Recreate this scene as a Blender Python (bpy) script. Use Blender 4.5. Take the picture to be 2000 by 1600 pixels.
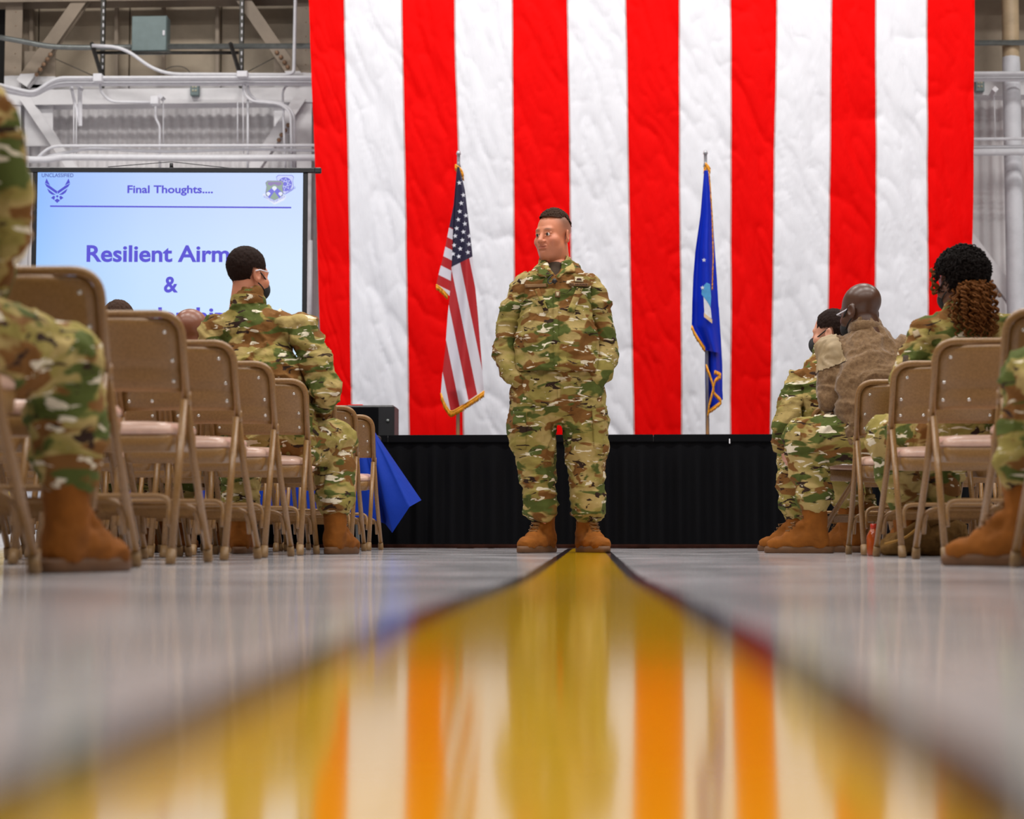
import bpy, math, random
import numpy as np
from mathutils import Vector, Matrix
from mathutils.bvhtree import BVHTree

random.seed(7)
for o in list(bpy.data.objects):
    bpy.data.objects.remove(o)
scene = bpy.context.scene
COL = scene.collection

# ------------------------------------------------------------------ camera
FPX = 3570.0                      # focal length in pixels of a 2000 px wide frame
YAW = math.radians(2.45)          # camera turned left of the aisle axis
PITCH = math.radians(3.926)
CAM = np.array([0.0, 0.0, 0.090])
cd = bpy.data.cameras.new('camera')
cd.sensor_width = 36.0
cd.lens = FPX / 2000 * 36.0
cd.clip_start = 0.02
cd.clip_end = 200
cam = bpy.data.objects.new('camera', cd)
COL.objects.link(cam)
cam.location = CAM
cam.rotation_euler = (math.pi / 2 + PITCH, 0, YAW)
cd.dof.use_dof = True
cd.dof.focus_distance = 10.0
cd.dof.aperture_fstop = 2.8
scene.camera = cam

# ------------------------------------------------------------------ world, lights, exposure
w = bpy.data.worlds.new('world')
scene.world = w
w.use_nodes = True
w.node_tree.nodes['Background'].inputs[0].default_value = (0.93, 0.96, 1.0, 1)
w.node_tree.nodes['Background'].inputs[1].default_value = 0.08
scene.view_settings.view_transform = 'Standard'
scene.view_settings.look = 'None'
scene.view_settings.exposure = -0.62
scene.view_settings.gamma = 1.0
scene.view_settings.use_curve_mapping = False


def area(name, loc, sx, sy, power, tilt=(0, 0, 0), color=(1, 0.97, 0.93)):
    l = bpy.data.lights.new(name, 'AREA')
    l.shape = 'RECTANGLE'
    l.size = sx
    l.size_y = sy
    l.energy = power
    l.color = color
    o = bpy.data.objects.new(name, l)
    COL.objects.link(o)
    o.location = loc
    o.rotation_euler = tilt
    return o


# rows of hangar ceiling lamps
for yy, pw in ((-3.0, 110), (3.0, 240), (8.0, 310), (13.5, 225)):
    for xx in (-5.2, -1.7, 1.7, 5.2):
        area('ceiling_lamp', (xx, yy, 7.6), 2.2, .7, pw)

# ------------------------------------------------------------------ helpers
F3 = np.array([-math.sin(YAW) * math.cos(PITCH), math.cos(YAW) * math.cos(PITCH), math.sin(PITCH)])
R3 = np.array([math.cos(YAW), math.sin(YAW), 0.0])
U3 = np.cross(R3, F3)


def at(px, py, Y):
    """World point at hall depth Y that the photograph shows at pixel (px, py)."""
    d = F3 + R3 * (px - 1000) / FPX + U3 * (800 - py) / FPX
    return CAM + d * (Y / d[1])


def mpp(Y):
    return Y / FPX


_T = np.random.RandomState(3).rand(65536)


def noise3(P, seed=0):
    P = np.asarray(P, float)
    i = np.floor(P).astype(np.int64)
    f = P - i
    f = f * f * (3 - 2 * f)
    r = 0
    for dx in (0, 1):
        wx = f[..., 0] if dx else 1 - f[..., 0]
        for dy in (0, 1):
            wy = f[..., 1] if dy else 1 - f[..., 1]
            for dz in (0, 1):
                wz = f[..., 2] if dz else 1 - f[..., 2]
                h = ((i[..., 0] + dx) * 73856093 ^ (i[..., 1] + dy) * 19349663 ^ (i[..., 2] + dz) * 83492791 ^ seed * 2654435) & 65535
                r = r + wx * wy * wz * _T[h]
    return r


def fbm(P, seed=0, octv=3):
    P = np.asarray(P, float)
    s, a, t = 0, 0.5, 0
    for k in range(octv):
        s = s + a * noise3(P * (2 ** k) + 17.3 * k, seed + k)
        t += a
        a *= 0.5
    return s / t


def ridge(P, seed=0):
    return 1 - np.abs(2 * noise3(P, seed) - 1)


def mesh_np(name, V, F, smooth=True):
    """mesh from arrays; F is (n,4) or (n,3) array or list of lists"""
    m = bpy.data.meshes.new(name)
    V = np.asarray(V, np.float32)
    if isinstance(F, np.ndarray) and F.ndim == 2:
        n, k = F.shape
        m.vertices.add(len(V))
        m.vertices.foreach_set('co', V.ravel())
        m.loops.add(n * k)
        m.loops.foreach_set('vertex_index', F.astype(np.int32).ravel())
        m.polygons.add(n)
        m.polygons.foreach_set('loop_start', np.arange(0, n * k, k, dtype=np.int32))
        m.update(calc_edges=True)
    else:
        m.from_pydata([tuple(map(float, v)) for v in V], [], [tuple(int(i) for i in f) for f in F])
        m.update()
    m.polygons.foreach_set('use_smooth', np.full(len(m.polygons), smooth))
    return m


def link(name, me, mat=None, parent=None, loc=None):
    o = bpy.data.objects.new(name, me)
    COL.objects.link(o)
    if mat is not None and me is not None:
        if isinstance(mat, (list, tuple)):
            for x in mat:
                me.materials.append(x)
        elif len(me.materials) == 0:
            me.materials.append(mat)
    if parent is not None:
        o.parent = parent
    if loc is not None:
        o.location = loc
    return o


def empty(name, loc=(0, 0, 0), rz=0.0):
    o = bpy.data.objects.new(name, None)
    COL.objects.link(o)
    o.location = loc
    o.rotation_euler = (0, 0, rz)
    o.empty_display_size = 0.1
    return o


def tag(o, label=None, cat=None, group=None, kind=None):
    if label:
        o['label'] = label
    if cat:
        o['category'] = cat
    if group:
        o['group'] = group
    if kind:
        o['kind'] = kind
    return o


class MB:
    """collects simple shapes for one mesh"""

    def __init__(self):
        self.V, self.F = [], []

    def add(self, V, F):
        b = len(self.V)
        self.V += [tuple(v) for v in V]
        self.F += [tuple(i + b for i in f) for f in F]
        return self

    def box(self, c, s, R=None, bev=0.0):
        hx, hy, hz = s[0] / 2, s[1] / 2, s[2] / 2
        b = min(bev, hx * .6, hy * .6, hz * .6)
        P = []
        if b <= 0:
            P = [(x, y, z) for z in (-hz, hz) for x, y in ((-hx, -hy), (hx, -hy), (hx, hy), (-hx, hy))]
            F = [(3, 2, 1, 0), (4, 5, 6, 7), (0, 1, 5, 4), (1, 2, 6, 5), (2, 3, 7, 6), (3, 0, 4, 7)]
        else:
            for z, ins in ((-hz, b), (-hz + b, 0), (hz - b, 0), (hz, b)):
                ax, ay, c2 = hx - ins, hy - ins, (b * .4 if ins else b)
                P += [(-ax, -ay + c2, z), (-ax + c2, -ay, z), (ax - c2, -ay, z), (ax, -ay + c2, z), (ax, ay - c2, z), (ax - c2, ay, z), (-ax + c2, ay, z), (-ax, ay - c2, z)]
            F = [tuple(range(7, -1, -1)), tuple(range(24, 32))]
            for k in range(3):
                for i in range(8):
                    j = (i + 1) % 8
                    F.append((k * 8 + i, k * 8 + j, k * 8 + 8 + j, k * 8 + 8 + i))
        A = np.array(P, float)
        if R is not None:
            A = A @ np.array(R).T
        A = A + np.array(c, float)
        return self.add(A, F)

    def tube(self, path, r, n=10, caps=True, flat=None):
        V, F = sweep(path, r, n, caps, flat)
        return self.add(V, F)

    def poly(self, pts, thick, normal=(0, -1, 0)):
        """extruded polygon: front face at pts, back at pts - normal*thick"""
        n = len(pts)
        a = [tuple(p) for p in pts]
        b = [tuple(np.array(p) - np.array(normal) * thick) for p in pts]
        F = [tuple(range(n)), tuple(range(2 * n - 1, n - 1, -1))]
        for i in range(n):
            j = (i + 1) % n
            F.append((j, i, n + i, n + j))
        return self.add(a + b, F)

    def sphere(self, c, r, n=8, m=6):
        V, F = [], []
        rr = (r, r, r) if not hasattr(r, '__len__') else r
        for i in range(m + 1):
            th = math.pi * i / m
            for j in range(n):
                ph = 2 * math.pi * j / n
                V.append((c[0] + rr[0] * math.sin(th) * math.cos(ph), c[1] + rr[1] * math.sin(th) * math.sin(ph), c[2] + rr[2] * math.cos(th)))
        for i in range(m):
            for j in range(n):
                k = (j + 1) % n
                F.append((i * n + j, (i + 1) * n + j, (i + 1) * n + k, i * n + k))
        return self.add(V, F)

    def mesh(self, name, smooth=True):
        m = mesh_np(name, self.V, self.F, smooth)
        return m

    def build(self, name, mat, parent=None, smooth=True, loc=None, origin=None):
        if origin is not None:
            self.V = [tuple(np.array(v) - np.array(origin)) for v in self.V]
            loc = origin
        return link(name, self.mesh(name, smooth), mat, parent, loc)


def sweep(path, r, n=10, caps=True, flat=None):
    P = np.array(path, float)
    m = len(P)
    rr = np.full(m, r) if not hasattr(r, '__len__') else np.array(r, float)
    T = np.zeros_like(P)
    T[1:-1] = P[2:] - P[:-2]
    T[0] = P[1] - P[0]
    T[-1] = P[-1] - P[-2]
    T /= np.linalg.norm(T, axis=1)[:, None] + 1e-12
    ref = np.array([0, 0, 1.0]) if abs(T[0][2]) < .9 else np.array([1.0, 0, 0])
    u = np.cross(T[0], ref)
    u /= np.linalg.norm(u)
    V = []
    for i in range(m):
        u = u - T[i] * (u @ T[i])
        u /= np.linalg.norm(u) + 1e-12
        v = np.cross(T[i], u)
        for j in range(n):
            a = 2 * math.pi * j / n
            V.append(P[i] + rr[i] * (math.cos(a) * u * (flat or 1) + math.sin(a) * v))
    F = []
    for i in range(m - 1):
        for j in range(n):
            k = (j + 1) % n
            F.append((i * n + j, i * n + k, (i + 1) * n + k, (i + 1) * n + j))
    if caps:
        F.append(tuple(range(n - 1, -1, -1)))
        F.append(tuple(range((m - 1) * n, m * n)))
    return V, F


def fillet(pts, rad, seg=6):
    """polyline with rounded corners"""
    P = [np.array(p, float) for p in pts]
    out = [P[0]]
    for i in range(1, len(P) - 1):
        a, b, c = P[i - 1], P[i], P[i + 1]
        d1, d2 = a - b, c - b
        l1, l2 = np.linalg.norm(d1), np.linalg.norm(d2)
        r = min(rad, l1 * .49, l2 * .49)
        p, q = b + d1 / l1 * r, b + d2 / l2 * r
        for k in range(seg + 1):
            t = k / seg
            out.append((1 - t) ** 2 * p + 2 * t * (1 - t) * b + t * t * q)
    out.append(P[-1])
    return out


def rotz(a):
    c, s = math.cos(a), math.sin(a)
    return np.array([[c, -s, 0], [s, c, 0], [0, 0, 1.0]])


def rotx(a):
    c, s = math.cos(a), math.sin(a)
    return np.array([[1.0, 0, 0], [0, c, -s], [0, s, c]])


def roty(a):
    c, s = math.cos(a), math.sin(a)
    return np.array([[c, 0, s], [0, 1.0, 0], [-s, 0, c]])


def copy_tree(o, parent=None):
    c = o.copy()
    COL.objects.link(c)
    c.parent = parent
    for ch in KIDS.get(o.name, []):
        copy_tree(ch, c)
    return c


KIDS = {}


def note_kids(o):
    def rec(x):
        KIDS[x.name] = [c for c in bpy.data.objects if c.parent == x]
        for c in KIDS[x.name]:
            rec(c)
    rec(o)


# ------------------------------------------------------------------ materials
def srgb(r, g, b):
    def f(c):
        c /= 255.0
        return c / 12.92 if c <= .04045 else ((c + .055) / 1.055) ** 2.4
    return (f(r), f(g), f(b), 1.0)


class NT:
    def __init__(self, name):
        self.m = bpy.data.materials.new(name)
        self.m.use_nodes = True
        self.t = self.m.node_tree
        self.b = self.t.nodes['Principled BSDF']

    def n(self, typ, **kw):
        x = self.t.nodes.new(typ)
        for k, v in kw.items():
            if k.startswith('i_'):
                x.inputs[k[2:].replace('_', ' ')].default_value = v
            else:
                setattr(x, k, v)
        return x

    def l(self, a, b):
        self.t.links.new(a, b)

    def coord(self, kind='Object', scale=(1, 1, 1), loc=(0, 0, 0), rot=(0, 0, 0)):
        c = self.n('ShaderNodeTexCoord')
        mp = self.n('ShaderNodeMapping')
        mp.inputs['Scale'].default_value = scale
        mp.inputs['Location'].default_value = loc
        mp.inputs['Rotation'].default_value = rot
        self.l(c.outputs[kind], mp.inputs['Vector'])
        return mp.outputs['Vector']

    def noise(self, vec, scale, detail=3, rough=.5, dist=0):
        x = self.n('ShaderNodeTexNoise')
        x.inputs['Scale'].default_value = scale
        x.inputs['Detail'].default_value = detail
        x.inputs['Roughness'].default_value = rough
        x.inputs['Distortion'].default_value = dist
        if vec is not None:
            self.l(vec, x.inputs['Vector'])
        return x.outputs['Fac']

    def ramp(self, fac, stops, interp='LINEAR'):
        x = self.n('ShaderNodeValToRGB')
        x.color_ramp.interpolation = interp
        e = x.color_ramp.elements
        while len(e) > 1:
            e.remove(e[0])
        e[0].position = stops[0][0]
        e[0].color = stops[0][1]
        for p, c in stops[1:]:
            k = e.new(p)
            k.color = c
        self.l(fac, x.inputs['Fac'])
        return x.outputs['Color']

    def mix(self, fac, a, b, mode='MIX'):
        x = self.n('ShaderNodeMix', data_type='RGBA', blend_type=mode)
        for s, v in ((0, fac), (6, a), (7, b)):
            if isinstance(v, (int, float)):
                x.inputs[s].default_value = v
            elif isinstance(v, tuple):
                x.inputs[s].default_value = v
            else:
                self.l(v, x.inputs[s])
        return x.outputs[2]

    def math(self, op, a, b=None, c=None):
        x = self.n('ShaderNodeMath', operation=op)
        for s, v in enumerate((a, b, c)):
            if v is None:
                continue
            if isinstance(v, (int, float)):
                x.inputs[s].default_value = v
            else:
                self.l(v, x.inputs[s])
        return x.outputs[0]

    def bump(self, h, strength=.3, dist=.01):
        x = self.n('ShaderNodeBump')
        x.inputs['Strength'].default_value = strength
        x.inputs['Distance'].default_value = dist
        self.l(h, x.inputs['Height'])
        self.l(x.outputs[0], self.b.inputs['Normal'])

    def base(self, c):
        if isinstance(c, tuple):
            self.b.inputs['Base Color'].default_value = c
        else:
            self.l(c, self.b.inputs['Base Color'])

    def set(self, **kw):
        for k, v in kw.items():
            self.b.inputs[k.replace('_', ' ')].default_value = v
        return self.m


BW = ((0, 0, 0, 1), (1, 1, 1, 1))


def plain(name, c, rough=.5, metal=0.0, var=.12, scale=30, bump=0.0, spec=.5):
    t = NT(name)
    v = t.coord()
    nz = t.noise(v, scale, 4)
    dark = tuple(x * (1 - var) for x in c[:3]) + (1,)
    lite = tuple(min(1, x * (1 + var)) for x in c[:3]) + (1,)
    t.base(t.ramp(nz, [(.3, dark), (.7, lite)]))
    if bump:
        t.bump(nz, bump, .003)
    t.set(Roughness=rough, Metallic=metal)
    t.b.inputs['Specular IOR Level'].default_value = spec
    return t.m
# ------------------------------------------------------------------ floor
def floor_z(y):
    t = np.clip((np.asarray(y, float) - 1.0) / 3.0, 0, 1)
    lin = np.clip(1 - np.asarray(y, float) / 4.2, 0, 1.6)
    return .5 * .031 * (1 - t * t * (3 - 2 * t)) + .5 * .035 * lin


def make_floor():
    t = NT('polished_concrete')
    v = t.coord('Object')
    n1 = t.noise(v, .9, 5, .6)
    n2 = t.noise(v, 14, 5, .7)
    c1 = t.ramp(n1, [(.3, srgb(184, 181, 184)), (.7, srgb(224, 221, 225))])
    c2 = t.ramp(n2, [(.35, srgb(160, 156, 158)), (.65, srgb(232, 229, 233))])
    t.base(t.mix(.45, c1, c2))
    r = t.ramp(t.noise(v, 2.2, 4), [(.3, (.05, .05, .05, 1)), (.75, (.15, .15, .15, 1))])
    t.l(r, t.b.inputs['Roughness'])
    t.bump(t.noise(v, 38, 4, .6), .05, .004)
    ys = np.concatenate([np.linspace(-6, 0, 13), np.linspace(.1, 5, 50), np.linspace(5.5, 19, 20)])
    xs = np.linspace(-14, 14, 29)
    V = [(x, y, float(floor_z(y))) for y in ys for x in xs]
    nx = len(xs)
    F = np.array([(j * nx + i, j * nx + i + 1, (j + 1) * nx + i + 1, (j + 1) * nx + i) for j in range(len(ys) - 1) for i in range(nx - 1)])
    fl = link('floor', mesh_np('floor', V, F), t.m)
    tag(fl, 'polished grey concrete hangar floor', None, None, 'structure')

    def strip(name, x0, x1, dz, m, wob=0.0, seed=1):
        yy = np.concatenate([np.linspace(-.3, 5, 107), np.linspace(5.1, 12.6, 76)])
        a = x0 + wob * (fbm(np.stack([yy * 3, yy * 0 + seed, yy * 0], -1), seed) - .5)
        b = x1 + wob * (fbm(np.stack([yy * 3, yy * 0 + seed + 9, yy * 0], -1), seed + 5) - .5)
        z = floor_z(yy) + dz
        V = np.stack([np.stack([a, yy, z], -1), np.stack([b, yy, z], -1)], 1).reshape(-1, 3)
        n = len(yy)
        F = np.array([(2 * i, 2 * i + 1, 2 * i + 3, 2 * i + 2) for i in range(n - 1)])
        return link(name, mesh_np(name, V, F), m, fl)
    t = NT('yellow_floor_paint')
    v = t.coord('Object')
    n = t.noise(v, 9, 6, .7)
    c = t.ramp(n, [(.28, srgb(150, 112, 10)), (.42, srgb(208, 158, 0)), (.7, srgb(224, 174, 0))])
    t.base(c)
    t.bump(t.noise(v, 30, 3), .04, .004)
    t.set(Roughness=.09)
    ym = t.m
    bm = plain('black_floor_paint', (.012, .011, .013, 1), .12)
    xc = -.02
    strip('line_border', xc - .127, xc + .127, .0006, bm, .006, 3)
    strip('yellow_line', xc - .095, xc + .095, .0012, ym, .004, 8)
    return fl


make_floor()

# ------------------------------------------------------------------ hangar end wall
WY = 18.0
PAINT_Z = 4.62


def wall_paint(name, white, tan, rough=.55, scale=1.5):
    """white paint up to the paint line, older tan paint above it"""
    t = NT(name)
    g = t.n('ShaderNodeNewGeometry')
    sx = t.n('ShaderNodeSeparateXYZ')
    t.l(g.outputs['Position'], sx.inputs[0])
    mp = t.n('ShaderNodeMapping')
    t.l(g.outputs['Position'], mp.inputs['Vector'])
    n = t.noise(mp.outputs[0], scale, 5, .65)
    edge = t.math('ADD', sx.outputs['Z'], t.math('MULTIPLY', n, .06))
    fac = t.math('GREATER_THAN', edge, PAINT_Z + .03)
    wv = tuple(x * .86 for x in white[:3]) + (1,)
    tv = tuple(x * .7 for x in tan[:3]) + (1,)
    a = t.ramp(n, [(.35, wv), (.6, white)])
    b = t.ramp(n, [(.3, tv), (.6, tan)])
    t.base(t.mix(fac, a, b))
    t.set(Roughness=rough)
    return t.m


M_WALL = wall_paint('hangar_wall_paint', srgb(238, 235, 236), srgb(172, 156, 134))
M_STEEL = wall_paint('hangar_steel_paint', srgb(240, 238, 240), srgb(158, 142, 124))
M_RUSTY = wall_paint('pipe_column_paint', srgb(225, 226, 232), srgb(196, 172, 138), .5, 4)
M_PIPEW = plain('white_pipe_paint', srgb(226, 225, 230), .4, 0, .05, 20)
M_GALV = plain('galvanised_pipe', srgb(132, 136, 134), .38, .6, .15, 25)
M_STRUT = plain('dark_strut_channel', srgb(72, 70, 66), .45, .6, .25, 25)
M_BOX = plain('grey_green_enamel', srgb(112, 128, 128), .45, .1, .08, 12)
M_BLACK = plain('black_plastic', (.012, .012, .014, 1), .45)
M_DARK = plain('gap_shade_paint', (.01, .009, .008, 1), .8)
M_RUST = plain('rusty_bolt', srgb(150, 118, 92), .6, .3, .25, 60)


def make_wall():
    # corrugated lower sheet
    xs = np.arange(-13, 13, .0125)
    prof = .012 * np.sign(np.sin(xs * 2 * np.pi / .10)) * np.abs(np.sin(xs * 2 * np.pi / .10)) ** .5
    n = len(xs)
    zt = PAINT_Z - .05
    V = np.concatenate([np.stack([xs, WY + prof, xs * 0], -1), np.stack([xs, WY + prof, xs * 0 + zt], -1)])
    F = np.array([(i, i + 1, n + i + 1, n + i) for i in range(n - 1)])
    wl = tag(link('wall_back', mesh_np('wall_back', V, F), M_WALL), 'white corrugated hangar end wall with tan panels above', None, None, 'structure')
    # flat upper panels between the studs
    zs, x = PAINT_Z - .05, -13.0
    while x < 13:
        wdt = .93
        b = MB().box((x + wdt / 2, WY - .02, zs + 2.2), (wdt - .012, .05, 4.4), bev=.006)
        b.build('panel', M_WALL, wl, False)
        x += wdt
    b = MB().box((0, WY + .2, 4.5), (26, .1, 9))
    b.build('backing', M_WALL, wl, False)
    return wl


make_wall()
for sx, nm in ((-1, 'wall_left'), (1, 'wall_right')):
    tag(MB().box((sx * 13.1, 6, 4.5), (.2, 25, 9)).build(nm, M_WALL, None, False), 'plain hangar side wall', None, None, 'structure')


def beam(name, p, q, wid, dep, mat, label, cat, kind=None):
    """I-section member from p to q: two flanges and a web as one rolled section"""
    p, q = np.array(p, float), np.array(q, float)
    ax = q - p
    L = np.linalg.norm(ax)
    ax /= L
    yv = np.array([0, 1.0, 0])
    s = np.cross(ax, yv)
    s /= np.linalg.norm(s)
    tk = .014
    h, d = wid / 2, dep / 2
    prof = [(-h, -d), (h, -d), (h, -d + tk), (tk / 2, -d + tk), (tk / 2, d - tk), (h, d - tk), (h, d), (-h, d), (-h, d - tk), (-tk / 2, d - tk), (-tk / 2, -d + tk), (-h, -d + tk)]
    V = [pt + s * a + yv * b for pt in (p, q) for a, b in prof]
    k = len(prof)
    F = [tuple(range(k))[::-1], tuple(range(k, 2 * k))]
    F += [(i, (i + 1) % k, k + (i + 1) % k, k + i) for i in range(k)]
    o = MB().add(V, F).build(name, mat, None, False)
    return tag(o, label, cat, None, kind)


def bolts(parent, pts, r=.022, mat=None):
    for p in pts:
        b = MB().tube([(p[0], p[1], p[2]), (p[0], p[1] - .012, p[2]), (p[0], p[1] - .02, p[2])], [r, r, r * .6], 8)
        b.build('bolt', mat or M_RUST, parent)


def pipe(pts, Y, r, mat, label, name='conduit_pipe', cat='pipe', rad=.12, clips=None):
    P = [at(p[0], p[1], p[2] if len(p) > 2 else Y) for p in pts]
    if len(P) > 2:
        P = fillet(P, rad)
    o = MB().tube(P, r, 10).build(name, mat)
    return tag(o, label, cat, 'pipes on the hangar wall')


def make_hangar_steel():
    Y = 17.72
    for px, lab in ((31, 'pale painted steel column at far left beside the dark gap'), (596, 'white painted steel column at the left edge of the giant flag')):
        a = at(px, 330, Y)
        o = beam('steel_column', (a[0], Y, 0), (a[0], Y, 8.5), .17, .3, M_STEEL, lab, 'column')
        for k in range(12):
            MB().tube([(a[0] + .02, Y - .15, 4.7 + k * .14), (a[0] + .02, Y - .157, 4.7 + k * .14)], [.006, .003], 6).build('rivet', M_RUST, o)
    # round pipe column on the right
    a = at(1984, 600, 17.3)
    o = MB().tube([(a[0], 17.3, z) for z in (0, 1.0, 2.0, 3.0, 4.0, 4.55, 4.6, 5.2, 5.24, 8.5)], [.083, .083, .083, .083, .083, .083, .08, .08, .078, .078], 24).build('pipe_column', M_RUSTY)
    tag(o, 'round white pipe column with rust streaks on its tan top, far right', 'column')
    # beams: white one and top header run the wall's length
    zb = at(300, 190, 17.6)[2]
    bb = beam('wall_beam', (-12.5, 17.66, zb), (12.5, 17.66, zb), .15, .22, M_STEEL, 'long white horizontal wall beam at the paint line', 'beam')
    zh = at(300, -8, 17.6)[2]
    beam('wall_beam', (-12.5, 17.6, zh), (12.5, 17.6, zh), .16, .25, M_STEEL, 'tan horizontal header beam along the top of the photo', 'beam')
    # gusset plates and diagonals
    def diag(p, q, lab, w=.12, bp=None, Yd=17.55):
        o = beam('diagonal_brace', at(p[0], p[1], Yd), at(q[0], q[1], Yd), w, .1, M_STEEL, lab, 'brace')
        if bp:
            bolts(o, [at(x, y, Yd - .052) for x, y in bp])
    diag((175, -20), (45, 165), 'tan diagonal brace rising right above the screen', .125, ((99, 107), (93, 116), (86, 126), (79, 136), (72, 146)))
    diag((462, -20), (585, 160), 'tan diagonal brace falling toward the flag edge', .125, ((541, 103), (549, 112), (556, 122), (562, 131)))
    diag((48, 190), (170, 370), 'white diagonal brace going down behind the left of the screen', .09)
    diag((590, 190), (470, 370), 'white bolted diagonal brace beside the flag below the conduits', .11, ((563, 245), (557, 255), (550, 264), (545, 274)))
    diag((1862, 430), (1990, 600), 'white bolted diagonal brace behind the curly haired person', .13, ((1924, 549), (1931, 556), (1938, 563), (1945, 570), (1952, 577)), 17.5)
    for (x0, y0, x1, y1), lab in (((48, 165, 103, 285), 'white steel gusset plate at the far left column'), ((535, 185, 578, 262), 'white steel gusset plate at the flag side column'), ((48, 100, 108, 172), 'tan gusset plate under the left diagonal'), ((535, 98, 578, 170), 'tan gusset plate under the right diagonal')):
        p = [at(x, y, 17.63) for x, y in ((x0, y1), (x1, y1), (x1, y0), (x0, y0))]
        MB().poly(p, .02).build('gusset_plate', M_STEEL, None, False)
        tag(bpy.context.scene.collection.objects[-1] if False else COL.objects[-1], lab, 'plate')
    # thin studs on the tan panels
    for i, px in enumerate((228, 320, 425, 62)):
        a, b = at(px, 165, 17.85), at(px, -30, 17.85)
        o = beam('wall_stud', a, b, .035, .05, M_STEEL, ['slim tan stud left of the grey electrical box', 'slim tan stud hidden behind the grey electrical box', 'slim tan stud between the two dark strut channels', 'slim tan stud next to the far left column'][i], 'stud')
    # black panel on the wall, painted as the shade inside the far left gap
    a, b = at(-120, 700, 17.9), at(14, -40, 17.9)
    o = MB().box(((a[0] + b[0]) / 2, 17.93, 4.3), (b[0] - a[0], .06, 8.4)).build('gap_shade_panel', M_DARK, None, False)
    tag(o, 'tall dark panel painted as the shade in a doorway gap, far left edge', 'doorway')
    # strut channels with slots
    for i, px in enumerate((201, 472)):
        a, b = at(px, 172, 17.45), at(px, -30, 17.45)
        o = MB().box((a + b) / 2, (.042, .042, b[2] - a[2]), bev=.004).build('strut_channel', M_STRUT, None, False)
        tag(o, ['dark slotted strut channel hanging left of the grey electrical box', 'dark slotted strut channel hanging right of the grey electrical box'][i], 'channel')
        for k in range(14):
            z = a[2] + .06 + k * .07
            MB().box((a[0], a[1] - .023, z), (.012, .004, .035)).build('slot', M_PIPEW, o, False)
        # angled arm
        p, q = at(px - 22, 84, 17.1), at(px - 2, 150, 17.42)
        o2 = MB().tube([p, q], .022, 4).build('strut_bracket', M_STRUT, None, False)
        tag(o2, ['dark angled strut arm carrying pipes left of the grey electrical box', 'dark angled strut arm carrying pipes right of the grey electrical box'][i], 'bracket')
    # electrical box
    a, b = at(257, 101, 17.3), at(327, 31, 17.3)
    c = (a + b) / 2
    e = empty('electrical_box', (c[0], 17.36, a[2]))
    tag(e, 'grey green steel electrical box high on the wall', 'electrical box')
    w_, h_ = b[0] - a[0], b[2] - a[2]
    MB().box((0, 0, h_ / 2), (w_, .14, h_), bev=.006).build('body', M_BOX, e, False)
    MB().box((0, -.075, h_ / 2), (w_ * .97, .012, h_ * .97), bev=.004).build('door', M_BOX, e, False)
    MB().box((w_ * .42, -.085, h_ * .5), (.022, .012, .05), bev=.003).build('latch', M_PIPEW, e, False)
    # galvanised pipes
    r = .022
    pipe([(-30, 68), (40, 80), (95, 91), (150, 93), (256, 92)], 17.2, .026, M_GALV, 'galvanised pipe entering the grey electrical box from the left')
    pipe([(329, 91), (2100, 83)], 17.2, .026, M_GALV, 'long galvanised pipe leaving the grey electrical box to the right')
    pipe([(183, 103), (466, 103)], 17.25, .016, M_STRUT, 'dark thin rail just below the grey electrical box')
    pipe([(180, 89), (240, 92), (312, 145), (560, 146), (574, 142), (577, 0), (578, -40)], 17.1, .017, M_PIPEW, 'pale conduit dropping diagonally then rising along the flag side column', rad=.2)
    # white conduit bundle
    ys = (152, 157, 163, 166)
    for i, y in enumerate(ys):
        d = i * 5
        pts = [(-30, 158 + d * .9), (40, 176 + d * .6), (66, 181 + d * .5), (100, 158 + i * 4), (118 + i * 5, y), (605, y - 1), (2100, y - 10)]
        pipe(pts, 17.0 + .05 * i, .017 if i % 2 == 0 else .013, M_PIPEW, ['top', 'second', 'third', 'lowest'][i] + ' white conduit of the bundle running above the screen', rad=.25)
    pipe([(196, 160), (196, 178), (215, 199), (295, 200)], 17.1, .013, M_PIPEW, 'thin white conduit curving down to the small white junction box', rad=.2)
    pipe([(304, 208), (304, 232), (312, 245), (312, 340)], 17.2, .012, M_PIPEW, 'thin white conduit dropping from the small white junction box', rad=.1)
    pipe([(477, 160), (478, 185), (492, 198), (548, 203), (568, 220), (571, 345)], 17.1, .014, M_PIPEW, 'outer white conduit bending down beside the flag', rad=.25)
    pipe([(484, 160), (485, 182), (500, 196), (552, 202), (574, 219), (577, 345)], 17.15, .014, M_PIPEW, 'inner white conduit bending down beside the flag', rad=.25)
    pipe([(575, 166), (560, 166), (552, 178), (554, 240), (558, 345)], 17.2, .011, M_PIPEW, 'slim white conduit hooking down close to the flag edge', rad=.12)
    pipe([(484, 195), (484, 345)], 17.2, .011, M_PIPEW, 'straight slim white conduit left of the flag side column')
    for i, px in enumerate((144, 149, 319, 464, 474)):
        a = [205, 205, 190, 200, 165][i]
        pipe([(px, a), (px + (2 if i == 4 else 0), [300, 300, 285, 287, 300][i])], 17.1, .005, M_PIPEW, ['first thin hanging rod left of the corrugated panel', 'second thin hanging rod left of the corrugated panel', 'thin hanging rod right of the small junction box', 'thin hanging rod left of the bending conduits', 'thin hanging rod touching the bending conduits'][i], 'hanger_rod', 'rod')
    # lower pipes
    pipe([(62, 318), (98, 285), (605, 284), (2100, 270)], 17.0, .014, M_PIPEW, 'upper thin white pipe just above the screen', rad=.1)
    pipe([(66, 310), (120, 300), (168, 290), (330, 297), (475, 291), (610, 294), (2100, 286)], 17.05, .015, M_PIPEW, 'sagging thin white pipe just above the screen', rad=.3)
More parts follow.
